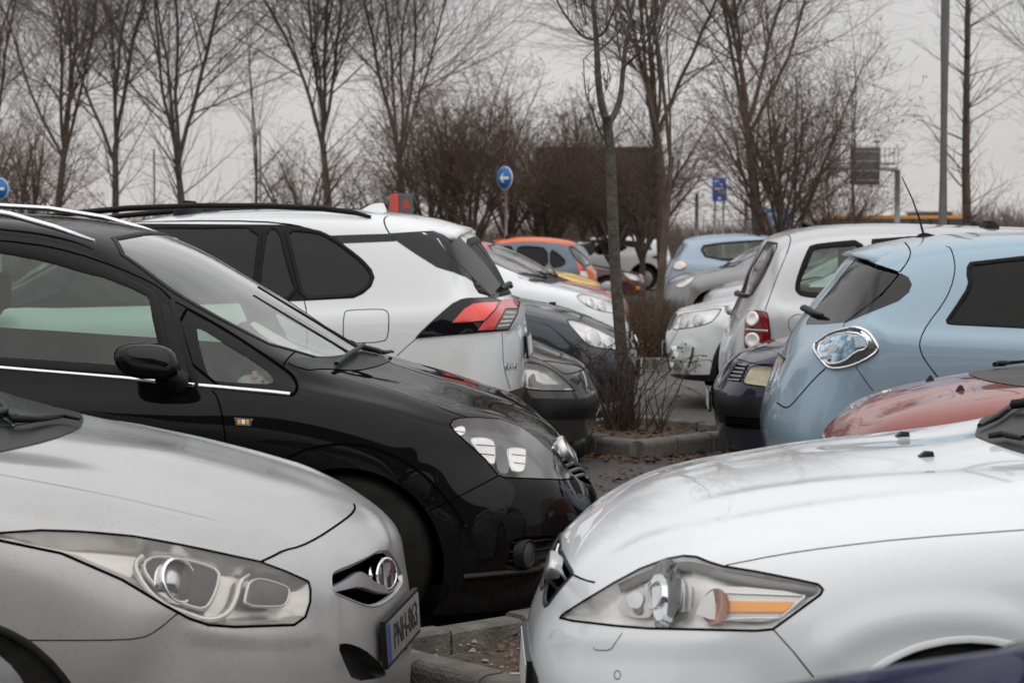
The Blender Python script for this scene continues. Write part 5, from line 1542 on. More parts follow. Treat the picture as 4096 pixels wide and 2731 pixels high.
def red_compact():
    root = car('red_compact', 'faded red car with black washer nozzles, its bonnet showing above the white saloon', 3240, 8.6, 2)
    b = Body(root, hatch(3.7, .84, 1.52, nose=(0, .46), grille=(.05, .58), lip=(.10, .68), h0=(.25, .80), h1=(.62, .91), cowl=(1.4, 1.0), hdr=(2.25, 1.45), crown=.04), 1, 0, nu=12, nv=7)
    b.fold([b.px('M', [(300, 870), (480, 690), (740, 560), (1200, 420), (1600, 340), (1900, 260)], 1, False)], (.02, .1), .008)
    b.seam(b.px('M', [(1880, 692), (2100, 650), (2352, 600)], 1, False), .005)
    for x, y in ((1465, 285), (1750, 380)):
        p = Vector(b.pos(b.px('M', [(x, y)], closed=False))[0])
        V = [(-.02, -.015, -.004), (.02, -.015, -.004), (.02, .015, -.004), (-.02, .015, -.004), (-.004, -.006, .022), (.006, -.006, .022), (.006, .006, .022), (-.004, .006, .022)]
        mesh('washer_nozzle', [p + Vector(v) for v in V], [(0, 3, 2, 1), (4, 5, 6, 7), (0, 1, 5, 4), (1, 2, 6, 5), (2, 3, 7, 6), (3, 0, 4, 7)], 'black_plastic', root)
    glazing(b, sides=[(7.4, 8.8), (9, 10.2)], cowl=False)
    b.patch('cowl_panel', b.px('M', [(1822, 222), (1840, 195), (1950, 178), (2110, 150), (2200, 90), (2352, 60), (2500, 60), (2700, 250), (2700, 400), (2352, 348), (2180, 325), (2000, 292), (1870, 252)], 1), 'grey_plastic', .003)
    q = b.px('M', [(2080, 190), (2140, 130), (2230, 80), (2352, -20)], 0, False)
    tube('wiper', b.pos(q, .025), [.012, .014, .009, .007], 'black_plastic', root, 8)
    lp = b.side([(.2, .60), (.34, .62), (.46, .61), (.42, .5), (.3, .47), (.2, .5)])
    b.lamp(lp, 'lamp_glass', 'lamp_silver', .05)
    b.arch(.72, .3, .34); b.arch(3.0, .3, .34); seats(b, -1, 2.6, n=1, z=.3)
    plateobj(root, (-.02, 0, .42), (-1, 0, 0), (0, 0, 1))
    finish(b, paint('faded_red_paint', (.25, .056, .043), 0, .34, ior=1.38, dirt=.04, speck=.5, film=.3), [(.72, .82), (3.0, .82)], .3)
red_compact()

def far_blue():
    root = car('far_blue_hatchback', 'distant pale blue hatchback with pale tail lamp, left of the silver carrier', 2655, 38, 4)
    b = Body(root, hatch(4.0, .86, 1.58, rake=.25, cowl=(.95, 1.05), zbr=1.1), -1, 4.0, nu=8, nv=5)
    b.window(b.px('F', [(303, 212), (430, 190), (600, 178), (820, 165), (900, 180), (760, 300), (360, 302)], 1), 'green_glass', .03)
    rg = b.px('F', [(165, 200), (190, 185), (222, 188), (205, 240), (150, 300), (128, 290)], 1)
    for k_ in paired(b, rg): b.patch('rear_window', k_, 'smoked', .004)
    tl = b.px('F', [(145, 350), (150, 312), (185, 302), (222, 318), (228, 345), (180, 365)], 1)
    for k_ in paired(b, tl):
        T = b.patch('tail_lamp', k_, 'lamp_silver', .012)
        b.ribbon('lamp_edge', b.ccw(k_), [(-.012, .002), (0, .014), (.014, .012)], 'copper', T)
    b.arch(.75, .3, .34); b.arch(3.25, .3, .34)
    glazing(b, rear=None); seats(b, 1, 2.2, z=.3)
    finish(b, paint('far_blue_paint', (.33, .42, .52), .1, .3, dirt=.03), [(.75, .84), (3.25, .84)], .31)
far_blue()

def left_nose(name, label, px_x, d, col, hl, **k):
    root = car(name, label, px_x, d, 4)
    b = Body(root, hatch(**k), 1, 0, nu=8, nv=5)
    nose_parts(b, 'F', hl, 'lamp_silver', 'lamp_glass', .05)
    b.arch(.85, .31, .36, lip=(.02, .004, 'gap')); b.arch(3.4, .31, .36)
    glazing(b, sides=[(7.4, 8.8), (9, 10.2)]); wipers(b, 1); seats(b, -1, 2.2, z=.3)
    mirror(b, 1.55, .97, 1.0, mat='black_plastic', dirn=-1)
    plateobj(root, (-.02, 0, .5), (-1, 0, 0), (0, 0, 1), band=True)
    finish(b, paint(name + '_paint', col, .4, .3, dirt=.05), [(.85, .86), (3.4, .86)], .32)
    return b
b = left_nose('grey_hatchback', 'grey hatchback with slanted eyes, nose left, below the distant pale blue car', 2648, 33, (.24, .24, .25),
              [(155, 462), (185, 430), (225, 412), (292, 398), (262, 432), (205, 472)], L=4.3, hw=.9, H=1.5, nose=(0, .5), grille=(.04, .64), lip=(.1, .79), h0=(.35, .92), h1=(.65, .98), cowl=(.98, 1.04), hdr=(1.75, 1.44))
left_nose('pale_silver_hatchback', 'pale silver car, only a strip of bonnet above the white off-roader', 2795, 26, (.5, .5, .51),
          [(325, 500), (360, 470), (430, 450), (470, 455), (420, 485), (350, 510)], L=4.2, hw=.88, H=1.5, nose=(0, .5), grille=(.05, .66), lip=(.12, .80), h0=(.38, .92), h1=(.7, 1.0), cowl=(1.1, 1.06))

def purple_car():
    root = car('purple_car', 'dark violet car closest to the viewer, only bonnet and mirror in the bottom right corner', 126, 1.45, 0)
    b = Body(root, hatch(4.0, .86, 1.62, lip=(.12, .90), h0=(.36, 1.032), h1=(.66, 1.103), cowl=(1.15, 1.168), hdr=(2.0, 1.55)), 1, 0, nu=9, nv=6)
    mirror(b, .975, .9, .985, .14, .13, .12, mat='gloss_black', dirn=-1)
    glazing(b, sides=[(7.4, 8.8), (9, 10.2)])
    nose = b.side([(.12, .78), (.35, .84), (.5, .82), (.4, .68), (.2, .64)])
    b.lamp(nose, 'lamp_glass', 'lamp_silver', .05)
    b.arch(.8, .3, .35); b.arch(3.3, .3, .35)
    finish(b, paint('purple_paint', (.012, .012, .045), .0, .3, coat=.3, ior=1.33, dirt=.02), [(.8, .84), (3.3, .84)], .31)
purple_car()
# ------------------------------------------------------------------ ground
def ground_mat():
    m, n, l, b = nm('asphalt')
    tc = n.new('ShaderNodeTexCoord')
    def noise(sc, det, rough=.6):
        t = n.new('ShaderNodeTexNoise'); t.inputs['Scale'].default_value = sc; t.inputs['Detail'].default_value = det; t.inputs['Roughness'].default_value = rough
        l.new(tc.outputs['Object'], t.inputs['Vector']); return t
    a, c, d = noise(160, 3), noise(1.3, 6), noise(12, 5)
    r1 = n.new('ShaderNodeValToRGB')
    r1.color_ramp.elements[0].position = .3; r1.color_ramp.elements[0].color = (.045, .042, .039, 1)
    r1.color_ramp.elements[1].position = .75; r1.color_ramp.elements[1].color = (.15, .142, .132, 1)
    l.new(a.outputs['Fac'], r1.inputs[0])
    r2 = n.new('ShaderNodeValToRGB')
    r2.color_ramp.elements[0].position = .35; r2.color_ramp.elements[0].color = (.7, .7, .7, 1)
    r2.color_ramp.elements[1].position = .7; r2.color_ramp.elements[1].color = (1.15, 1.13, 1.1, 1)
    l.new(c.outputs['Fac'], r2.inputs[0])
    mx = n.new('ShaderNodeMix'); mx.data_type = 'RGBA'; mx.blend_type = 'MULTIPLY'; mx.inputs['Factor'].default_value = 1
    l.new(r1.outputs[0], mx.inputs['A']); l.new(r2.outputs[0], mx.inputs['B'])
    l.new(mx.outputs['Result'], b.inputs['Base Color'])
    b.inputs['Roughness'].default_value = .82
    bp = n.new('ShaderNodeBump'); bp.inputs['Strength'].default_value = .5; bp.inputs['Distance'].default_value = .006
    l.new(a.outputs['Fac'], bp.inputs['Height']); l.new(bp.outputs[0], b.inputs['Normal'])
ground_mat()
simple('field', (.07, .052, .034), .95, col2=(.12, .092, .058), nscale=.8, bump=.6, bscale=6, detail=8)
simple('soil', (.045, .032, .022), .95, col2=(.11, .082, .058), nscale=14, bump=1.0, bscale=40, detail=8)
simple('kerb_concrete', (.10, .093, .082), .9, col2=(.19, .178, .16), nscale=9, bump=.5, bscale=70, detail=8)
simple('road_paint', (.2, .195, .18), .8, col2=(.42, .41, .39), nscale=26, detail=6)
simple('bark_grey', (.06, .052, .043), .9, col2=(.13, .115, .095), nscale=9, bump=.6, bscale=50, detail=6)
simple('bark_brown', (.062, .043, .032), .9, col2=(.12, .088, .066), nscale=7, bump=.5, bscale=40, detail=6)
simple('twig_grey', (.12, .10, .09), .9)
simple('twig_brown', (.125, .086, .066), .9)
simple('twig_dark', (.055, .038, .028), .9)
simple('lichen', (.32, .26, .03), .95, noise=.3, nscale=60)
simple('dead_leaf', (.075, .036, .02), .9, col2=(.19, .10, .055), nscale=2.0)
simple('hip_red', (.09, .032, .02), .8)
simple('dry_grass', (.06, .038, .025), .95, col2=(.12, .08, .05), nscale=3.0)
simple('galvanised', (.28, .29, .30), .5, metal=.3, noise=.15, nscale=6)
simple('lamp_post_grey', (.15, .145, .135), .6, noise=.15, nscale=3)
simple('sign_blue', (.006, .14, .42), .45)
simple('sign_white', (.78, .78, .78), .5)
simple('facade_dark', (.055, .044, .038), .8, noise=.25, nscale=1.5)
simple('facade_window', (.03, .032, .036), .25)

def sheet(name, mat, x0, x1, y0, y1, z, nx=1, ny=1):
    V = [(x0 + (x1 - x0) * i / nx, y0 + (y1 - y0) * j / ny, z) for j in range(ny + 1) for i in range(nx + 1)]
    Fc = [(j * (nx + 1) + i, j * (nx + 1) + i + 1, (j + 1) * (nx + 1) + i + 1, (j + 1) * (nx + 1) + i) for j in range(ny) for i in range(nx)]
    o = mesh(name, V, Fc, mat)
    o['kind'] = 'structure'
    return o
sheet('field', 'field', -900, 900, -300, 1500, -.012)
lot = sheet('car_park_asphalt', 'asphalt', -60, 60, -40, 60, 0)
road = sheet('road', 'asphalt', -300, 300, 120, 170, -.006)

ROW = R(4.3)                      # the rows of bays run away along this direction
rs, rt = Vector((math.cos(ROW), -math.sin(ROW), 0)), Vector((math.sin(ROW), math.cos(ROW), 0))
def bay_point(along, across):
    return Vector((.02, 0, 0)) + rt * along + rs * across
for i in range(-1, 12):
    c = bay_point(11.85 + 2.5 * (i - 2), 0)
    V = []
    for a0, a1 in ((-5.2, -.55), (.55, 5.2)):
        for a, w in ((a0, -.05), (a1, -.05), (a1, .05), (a0, .05)):
            q = c + rs * a + rt * w
            V.append((q.x, q.y, .004))
    o = mesh('bay_line', V, [(0, 1, 2, 3), (4, 5, 6, 7)], 'road_paint')
    o['kind'] = 'structure'

# ------------------------------------------------------------------ planters with kerb stones
def scatter_leaves(name, n, cx, cy, rx, ry, z, seed, mat, size=(.012, .035), parent=None):
    rnd = random.Random(seed)
    V, Fc = [], []
    for _ in range(n):
        a, d = rnd.uniform(0, 2 * PI), math.sqrt(rnd.random())
        x, y = cx + rx * d * math.cos(a), cy + ry * d * math.sin(a)
        s = rnd.uniform(*size); th = rnd.uniform(0, PI); tl = rnd.uniform(-.6, .6)
        u = Vector((math.cos(th), math.sin(th), tl * .6)) * s; v = Vector((-math.sin(th), math.cos(th), rnd.uniform(-.5, .5))) * s * .55
        p = Vector((x, y, z + rnd.uniform(.006, .02))); k = len(V)
        V += [p - u, p - v * .9 + Vector((0, 0, s * .3)), p + u, p + v + Vector((0, 0, s * .2))]
        Fc += [(k, k + 1, k + 2), (k, k + 2, k + 3)]
    o = mesh(name, V, Fc, mat, parent)
    o['kind'] = 'stuff'
    if parent is None:
        o['label'] = 'brown fallen leaves and crumbs lying on the ground by the planters'; o['category'] = 'leaves'
    return o

def stone_mesh(L, w=.13, h=.13, r=.04):
    """kerb stone along +x, rounded outer shoulder"""
    prof = [(-w / 2, -.02), (-w / 2, h - r)] + [(-w / 2 + r - r * math.cos(a), h - r + r * math.sin(a)) for a in (.4, .8, 1.2, PI / 2)] + [(w / 2 - .012, h), (w / 2, h - .012), (w / 2, -.02)]
    m = len(prof)
    V, Fc = [], []
    for x, k in ((.004, .975), (.012, 1.0), (L - .012, 1.0), (L - .004, .975)):
        V += [(x, y * k, z * k) for y, z in prof]
    for j in range(3):
        for i in range(m - 1):
            Fc.append((j * m + i, (j + 1) * m + i, (j + 1) * m + i + 1, j * m + i + 1))
    Fc += [tuple(range(m)), tuple(range(3 * m, 4 * m))[::-1]]
    me = bpy.data.meshes.new('kerb_stone')
    me.from_pydata(V, [], Fc)
    me.materials.append(MAT['kerb_concrete'])
    return me
STONE = [stone_mesh(.345), stone_mesh(.345, h=.136), stone_mesh(.345, w=.125, h=.126)]
JOINT = None
def planter(label, cx, cy, side, rot, seed, n=4):
    rnd = random.Random(seed)
    t = thing('kerbed_planter', label, 'planter', (cx, cy, 0), rot, 'diamond planters between the facing rows')
    hs = side / 2
    for e in range(4):
        a = e * PI / 2
        for i in range(n):
            o = bpy.data.objects.new('kerb_stone', rnd.choice(STONE))
            COL.objects.link(o); o.parent = t
            d = Vector((math.cos(a), math.sin(a), 0)); nn = Vector((math.sin(a), -math.cos(a), 0))
            L = side / n
            p = d * (-hs + L * i + .002) + nn * (hs + rnd.uniform(-.008, .008))
            o.location = (p.x, p.y, rnd.uniform(-.008, .006))
            o.rotation_euler = (0, rnd.uniform(-.012, .012), a + rnd.uniform(-.012, .012))
            o.scale = ((L - .004) / .345, 1, 1)
    N = 24
    V = []
    for j in range(N + 1):
        for i in range(N + 1):
            x, y = -hs + side * i / N, -hs + side * j / N
            e = min(1, min(hs - abs(x), hs - abs(y)) / .25)
            V.append((x * .97, y * .97, .035 + .045 * e + rnd.uniform(-.009, .009)))
    Fc = [(j * (N + 1) + i, j * (N + 1) + i + 1, (j + 1) * (N + 1) + i + 1, (j + 1) * (N + 1) + i) for j in range(N) for i in range(N)]
    mesh('soil', V, Fc, 'soil', t, True)
    scatter_leaves('leaf_litter', 260, 0, 0, hs * .92, hs * .92, .07, seed + 5, 'dead_leaf', parent=t)
    return t
P1 = planter('soil bed with broken kerb between the two nearest car noses', .46, 6.78, 1.38, R(41), 1)
P2 = planter('diamond kerbed bed round the slim tree beside the dark compact', .93, 14.62, 1.38, R(41), 2)
P3 = planter('diamond kerbed bed full of dry brown scrub by the white off-roader', 1.70, 24.0, 1.38, R(41), 3)
P4 = planter('farthest diamond kerbed bed beyond the dry brown scrub', 2.3, 33.0, 1.38, R(41), 4)
scatter_leaves('fallen_leaves', 700, 1.35, 13.75, 1.1, .45, 0, 21, 'dead_leaf')
scatter_leaves('fallen_leaves', 500, .9, 23.0, 1.6, .9, 0, 22, 'dead_leaf')
scatter_leaves('fallen_leaves', 250, .2, 12.4, 1.2, .6, 0, 23, 'dead_leaf')
for o in [q for q in COL.objects if q.name.startswith('fallen_leaves')]:
    pass
# crumbs of stone and litter in the nearest bed
rnd = random.Random(5)
V, Fc = [], []
for _ in range(420):
    x, y = rnd.uniform(-.62, .62), rnd.uniform(-.62, .62); s = rnd.choice((.004, .006, .008, .012, .02))
    c = Vector((x, y, .08)); k = len(V)
    pts = [Vector((rnd.uniform(.6, 1) * s * a, rnd.uniform(.6, 1) * s * b_, rnd.uniform(.3, .7) * s * c_)) for a, b_, c_ in ((1, 0, 0), (0, 1, 0), (-1, 0, 0), (0, -1, 0), (0, 0, 1), (0, 0, -1))]
    V += [c + p for p in pts]
    Fc += [(k + i, k + (i + 1) % 4, k + 4) for i in range(4)] + [(k + (i + 1) % 4, k + i, k + 5) for i in range(4)]
simple('pebble', (.16, .13, .10), .9, col2=(.36, .32, .27), nscale=40)
o = mesh('pebbles', V, Fc, 'pebble', P1); o['kind'] = 'stuff'
def litter(name, label, cat, p, u, l, r, mat, n=8):
    o = tube(name, [(-l / 2, 0, r), (-l * .2, .002, r), (l * .2, -.001, r), (l / 2, .002, r)], r, mat, None, n)
    o.location = p; o.rotation_euler = (0, 0, u)
    tag(o, label, cat)
litter('drinking_straw', 'thin pale green drinking straw lying on the nearest soil bed', 'straw', at(1500 / 3.36 + 1600, 1165 / 3.36 + 2350, 6.35) * 1.0, -.1, .13, .004, 'straw') if False else None
simple('straw', (.55, .66, .6), .4)
g_ = lambda x, y, z: (lambda d: Vector((0, 0, EYE)) + d * ((z - EYE) / d.z))(ray('L', x, y))
litter('drinking_straw', 'thin pale green drinking straw lying on the nearest soil bed', 'straw', g_(1480, 1165, .09), .05, .13, .0035, 'straw')
litter('cigarette_end', 'small white cigarette end on the nearest soil bed', 'litter', g_(1600, 1235, .09), .7, .03, .0035, 'sign_white')

# ------------------------------------------------------------------ trees
def rawmesh(name, V, Q, mat=None):
    me = bpy.data.meshes.new(name)
    V = np.asarray(V, np.float32); Q = np.asarray(Q, np.int32)
    k = Q.shape[1]
    me.vertices.add(len(V)); me.vertices.foreach_set('co', V.ravel())
    me.loops.add(Q.size); me.loops.foreach_set('vertex_index', Q.ravel())
    me.polygons.add(len(Q)); me.polygons.foreach_set('loop_start', np.arange(0, Q.size, k, dtype=np.int32))
    me.polygons.foreach_set('use_smooth', np.ones(len(Q), bool))
    me.update(calc_edges=True)
    if mat: me.materials.append(MAT[mat])
    return me

def seg_mesh(name, S, sides, mat):
    """S rows: p0(3) p1(3) r0 r1 -> prisms"""
    S = np.array(S, float)
    p0, p1, r0, r1 = S[:, :3], S[:, 3:6], S[:, 6:7], S[:, 7:8]
    d = p1 - p0; d /= np.maximum(np.linalg.norm(d, axis=1, keepdims=True), 1e-9)
    ref = np.where(abs(d[:, 2:3]) > .9, np.array([[1., 0, 0]]), np.array([[0, 0, 1.]]))
    u = np.cross(d, ref); u /= np.maximum(np.linalg.norm(u, axis=1, keepdims=True), 1e-9)
    w = np.cross(d, u)
    rings = []
    for p, r in ((p0, r0), (p1, r1)):
        for i in range(sides):
            a = 2 * PI * i / sides
            rings.append(p + u * (r * math.cos(a)) + w * (r * math.sin(a)))
    V = np.stack(rings, 1)                       # n, 2*sides, 3
    n = len(S)
    base = np.arange(n)[:, None, None] * 2 * sides
    q = np.array([(i, (i + 1) % sides, (i + 1) % sides + sides, i + sides) for i in range(sides)])[None]
    return rawmesh(name, V.reshape(-1, 3), (base + q).reshape(-1, 4), mat)

class Grower:
    def __init__(g, seed, wob=.12, up=.05, dens=1.0, ang=(.5, .95), maxlev=4, minr=.0035):
        g.r = random.Random(seed); g.S = []; g.wob, g.up, g.dens, g.ang, g.maxlev, g.minr = wob, up, dens, ang, maxlev, minr
    def limb(g, p, d, L, r, lev, bare=.0, kids=None):
        r_ = g.r
        step = (.5, .38, .26, .2, .15)[min(lev, 4)]
        n = max(2, int(L / step)); step = L / n
        d = Vector(d).normalized(); p = Vector(p)
        for i in range(n):
            f = i / n
            w = g.wob * (1 if lev else .35)
            d = (d + Vector((r_.gauss(0, w), r_.gauss(0, w), r_.gauss(0, w * .5) + g.up * (.4 if lev == 0 else 1)))).normalized()
            q = p + d * step
            ra, rb = max(g.minr, r * (1 - f * .82)), max(g.minr, r * (1 - (i + 1) / n * .82))
            g.S.append((*p, *q, ra, rb, lev))
            if lev < g.maxlev and f >= bare:
                k = (kids or (1.0, 1.5, 1.5, 1.2, 0))[lev] * g.dens
                c = int(k) + (r_.random() < k - int(k))
                for _ in range(c):
                    a = r_.uniform(*g.ang); th = r_.uniform(0, 2 * PI)
                    _, u, v = basis(d)
                    cd = d * math.cos(a) + (u * math.cos(th) + v * math.sin(th)) * math.sin(a)
                    rest = L * (1 - f)
                    cl = (rest * .55 + L * .1) * r_.uniform(.6, 1.1)
                    if lev == 0: cl = min(cl, L * .42)
                    if cl > .12:
                        g.limb(q, cd, cl, min(rb * .5, .022 if lev == 1 else .009), lev + 1, 0.0, kids)
            p = q
        return p, d
    def meshes(g, bark, twig):
        thick = [s[:8] for s in g.S if s[6] >= .018]
        thin = [s[:8] for s in g.S if s[6] < .018]
        return seg_mesh('trunk', thick, 7, bark), seg_mesh('crown', thin or thick[:1], 3, twig), g

def leaves_mesh(g, n, size, mat, zmax=99):
    tips = [s for s in g.S if s[8] >= 2 and s[5] < zmax]
    V, Q = [], []
    for _ in range(n):
        s = g.r.choice(tips); p = Vector(s[3:6]) + Vector([g.r.gauss(0, .03) for _ in range(3)])
        u = Vector([g.r.gauss(0, 1) for _ in range(3)]).normalized() * size * g.r.uniform(.6, 1.2); v = u.orthogonal().normalized() * size * .5
        k = len(V); V += [p - u, p - v, p + u, p + v]; Q.append((k, k + 1, k + 2, k + 3))
    return rawmesh('dry_leaves', V, Q, mat)

def poplar(seed, H=13, r=.15, fork=4.2, nl=5, lean=.32, side=9, dens=1.0):
    """tall bare tree: trunk that splits into steep limbs, thin side boughs below the split"""
    g = Grower(seed, .06, .014, dens, (.5, .95), 4, .0022)
    rn = g.r
    p = Vector((0, 0, -.1)); d = Vector((rn.gauss(0, .03), rn.gauss(0, .03), 1)).normalized()
    n = 9
    for i in range(n):
        d = (d + Vector((rn.gauss(0, .02), rn.gauss(0, .02), 0))).normalized()
        q = p + d * (fork / n)
        g.S.append((*p, *q, r * (1 - .04 * i), r * (1 - .04 * (i + 1)), 0))
        if i >= 2:
            for _ in range(side // 4):
                th = rn.uniform(0, 2 * PI); a = rn.uniform(.65, 1.1)
                g.limb(q, (math.cos(th) * math.sin(a), math.sin(th) * math.sin(a), math.cos(a)), rn.uniform(1.5, 3.2), .02, 2, 0, (1, 1, 1.0, .7, 0))
        p = q
    for k in range(nl):
        th = 2 * PI * k / nl + rn.uniform(-.4, .4); a = rn.uniform(.35, 1.0) * lean if k else .04
        L = (H - fork) * (rn.uniform(.8, 1.0) if k else 1.0)
        g.limb(p - d * rn.uniform(0, .7), (math.cos(th) * math.sin(a), math.sin(th) * math.sin(a), math.cos(a)), L, r * rn.uniform(.32, .5), 1, .06, (1, 1.05, .95, .75, 0))
    return g

def bushy(seed, H=5.5, r=.09, fork=.9, nl=11, lean=.75, dens=1.15):
    """low bare tree with a fine dense crown from near the ground"""
    g = Grower(seed, .10, .03, dens, (.45, .9), 4, .003)
    rn = g.r
    p = Vector((0, 0, -.1)); d = Vector((0, 0, 1))
    for i in range(4):
        q = p + d * (fork / 4 + .03)
        g.S.append((*p, *q, r * (1 - .05 * i), r * (1 - .05 * (i + 1)), 0)); p = q
    for k in range(nl):
        th = 2 * PI * k / nl + rn.uniform(-.4, .4); a = rn.uniform(.25, 1.0) * lean if k else .05
        g.limb(p + Vector((0, 0, rn.uniform(-.25, .5 if k else .2))), (math.cos(th) * math.sin(a), math.sin(th) * math.sin(a), math.cos(a)), (H - fork) * (rn.uniform(.6, .95) if k else 1), r * rn.uniform(.35, .55), 1, .08, (1, 1.7, 1.15, .8, 0))
    return g

def leader(seed, H=12, r=.14):
    """single-stemmed bare tree with short boughs all the way up"""
    g = Grower(seed, .10, .03, 1.0, (.6, 1.1), 4, .003)
    rn = g.r
    p = Vector((0, 0, -.1)); d = Vector((.01, 0, 1)); n = 30
    for i in range(n):
        d = (d + Vector((rn.gauss(0, .02), rn.gauss(0, .02), .05))).normalized()
        q = p + d * (H / n); f = i / n
        g.S.append((*p, *q, r * (1 - .85 * f), r * (1 - .85 * (i + 1) / n), 0))
        if f > .12:
            for _ in range(4):
                th = rn.uniform(0, 2 * PI); a = rn.uniform(.75, 1.25)
                g.limb(q, (math.cos(th) * math.sin(a), math.sin(th) * math.sin(a), math.cos(a)), rn.uniform(1.0, 2.3) * (1 - .45 * f), .018, 2, .1, (1, 1, 1.1, .7, 0))
        p = q
    return g

def tree(name, label, meshes, px_x, d, rz=0, sc=1.0, group=None, cat='tree', base=0.0):
    x = (px_x - 2048) / F * d
    t = thing(name, label, cat, (x, d, base), rz, group)
    t.scale = (sc, sc, sc)
    for nm_, me in zip(('trunk', 'crown', 'dry_leaves'), meshes):
        if me is None: continue
        o = bpy.data.objects.new(nm_, me); COL.objects.link(o); o.parent = t
    return t

pop = [poplar(s, H, r, f, nl, ln).meshes('bark_grey', 'twig_grey')[:2] for s, H, r, f, nl, ln in
       ((11, 14, .115, 3.9, 4, .36), (12, 14, .12, 3.4, 4, .32), (13, 14, .115, 4.1, 5, .44), (15, 14, .11, 3.9, 5, .50))]
popb = [poplar(s, H, r, f, nl, ln).meshes('bark_brown', 'twig_brown')[:2] for s, H, r, f, nl, ln in ((17, 14, .125, 4.3, 5, .46), (18, 14, .13, 4.5, 6, .42))]
thin = poplar(21, 8.5, .06, 3.2, 3, .25, 6).meshes('bark_grey', 'twig_grey')[:2]
bs = []
for s, H, nl, dn in ((31, 5.6, 11, 1.15), (32, 5.4, 14, 1.3), (33, 4.4, 10, 1.1)):
    g = bushy(s, H, .09, .9, nl, .8, dn)
    a, c, _ = g.meshes('bark_brown', 'twig_brown')
    bs.append((a, c, leaves_mesh(g, 1500, .03, 'dead_leaf')))
ld = leader(41).meshes('bark_brown', 'twig_grey')[:2]
GR = 'bare trees along the edge of the car park'
for i, (lab, me, x, d, rz, sc) in enumerate((
        ('tall bare tree at the left edge of the picture', pop[3], -60, 56, 1.0, 1.0),
        ('tall bare brown tree rising behind the leafy scrub at far left', popb[0], 215, 54, 2.0, .98),
        ('tall bare tree, second from the left, forking above the black car roof', pop[0], 472, 50, .3, 1.0),
        ('tall bare tree with doubled trunk left of the middle of the white suv roof', pop[1], 748, 50, 1.4, 1.0),
        ('slender bare sapling between two tall trees above the white suv', thin, 1020, 58, .5, 1.1),
        ('tall bare tree right of the slender sapling with wide low fork', pop[2], 1325, 50, 2.6, 1.0),
        ('tall bare tree beside the ticket machine, spreading to the right', pop[3], 1622, 50, 4.1, 1.0),
        ('tall bare brown tree right behind the slim planter tree', popb[1], 2655, 48, .9, 1.0),
        ('tall bare brown tree above the far pale blue car', popb[0], 3035, 45, 4.4, 1.02),
        ('thin bare tree in front of the overhead road sign', thin, 3428, 60, 2.2, 1.05),
        ('bare single stemmed tree right of the lamp post', ld, 3868, 50, 0, 1.0),
        ('bare tree cut off by the right edge of the picture', pop[0], 4290, 52, 2.2, 1.0))):
    tree('bare_tree', lab, me, x, d, rz, sc, GR)
GB = 'low bushy bare trees'
for lab, k, x, d, rz, sc in (
        ('low bushy tree with brown leaves above the black car roof', 0, 120, 46, .4, .95),
        ('low bushy tree at the far left edge beside the blue sign', 2, -80, 47, 1.4, 1.0),
        ('sparse brown leafed bush just left of the low fork tree', 2, 1235, 46, 2.0, .9),
        ('small dry bush between leafy bush and ticket machine', 2, 1490, 54, 5.0, .8),
        ('dense brown bush tree right of the ticket machine', 1, 1740, 46, 3.0, 1.0),
        ('tallest dense brown bush tree left of the round blue sign', 1, 1880, 45, 0, 1.08),
        ('dense brown bush tree just behind the round blue sign pole', 2, 2030, 52, 4.0, 1.1),
        ('bushy bare tree left of the dark building', 1, 2210, 55, 1.1, 1.05),
        ('bushy bare tree in front of the dark building', 2, 2330, 58, 2.6, 1.3),
        ('bushy tree covering the left corner of the dark building', 0, 2160, 52, 3.3, .8),
        ('bushy tree covering the right half of the dark building', 1, 2450, 53, .7, .85),
        ('dense bush tree hugging the slim planter tree from behind', 0, 2570, 50, 5.2, 1.0),
        ('broad bush tree in front of the tall tree above the far pale blue car', 1, 3125, 41, 2.2, 1.12),
        ('smaller dense bush tree left of the overhead road sign', 0, 3335, 44, 1.9, .72)):
    tree('bushy_tree', lab, bs[k], x, d, rz, sc, GB)

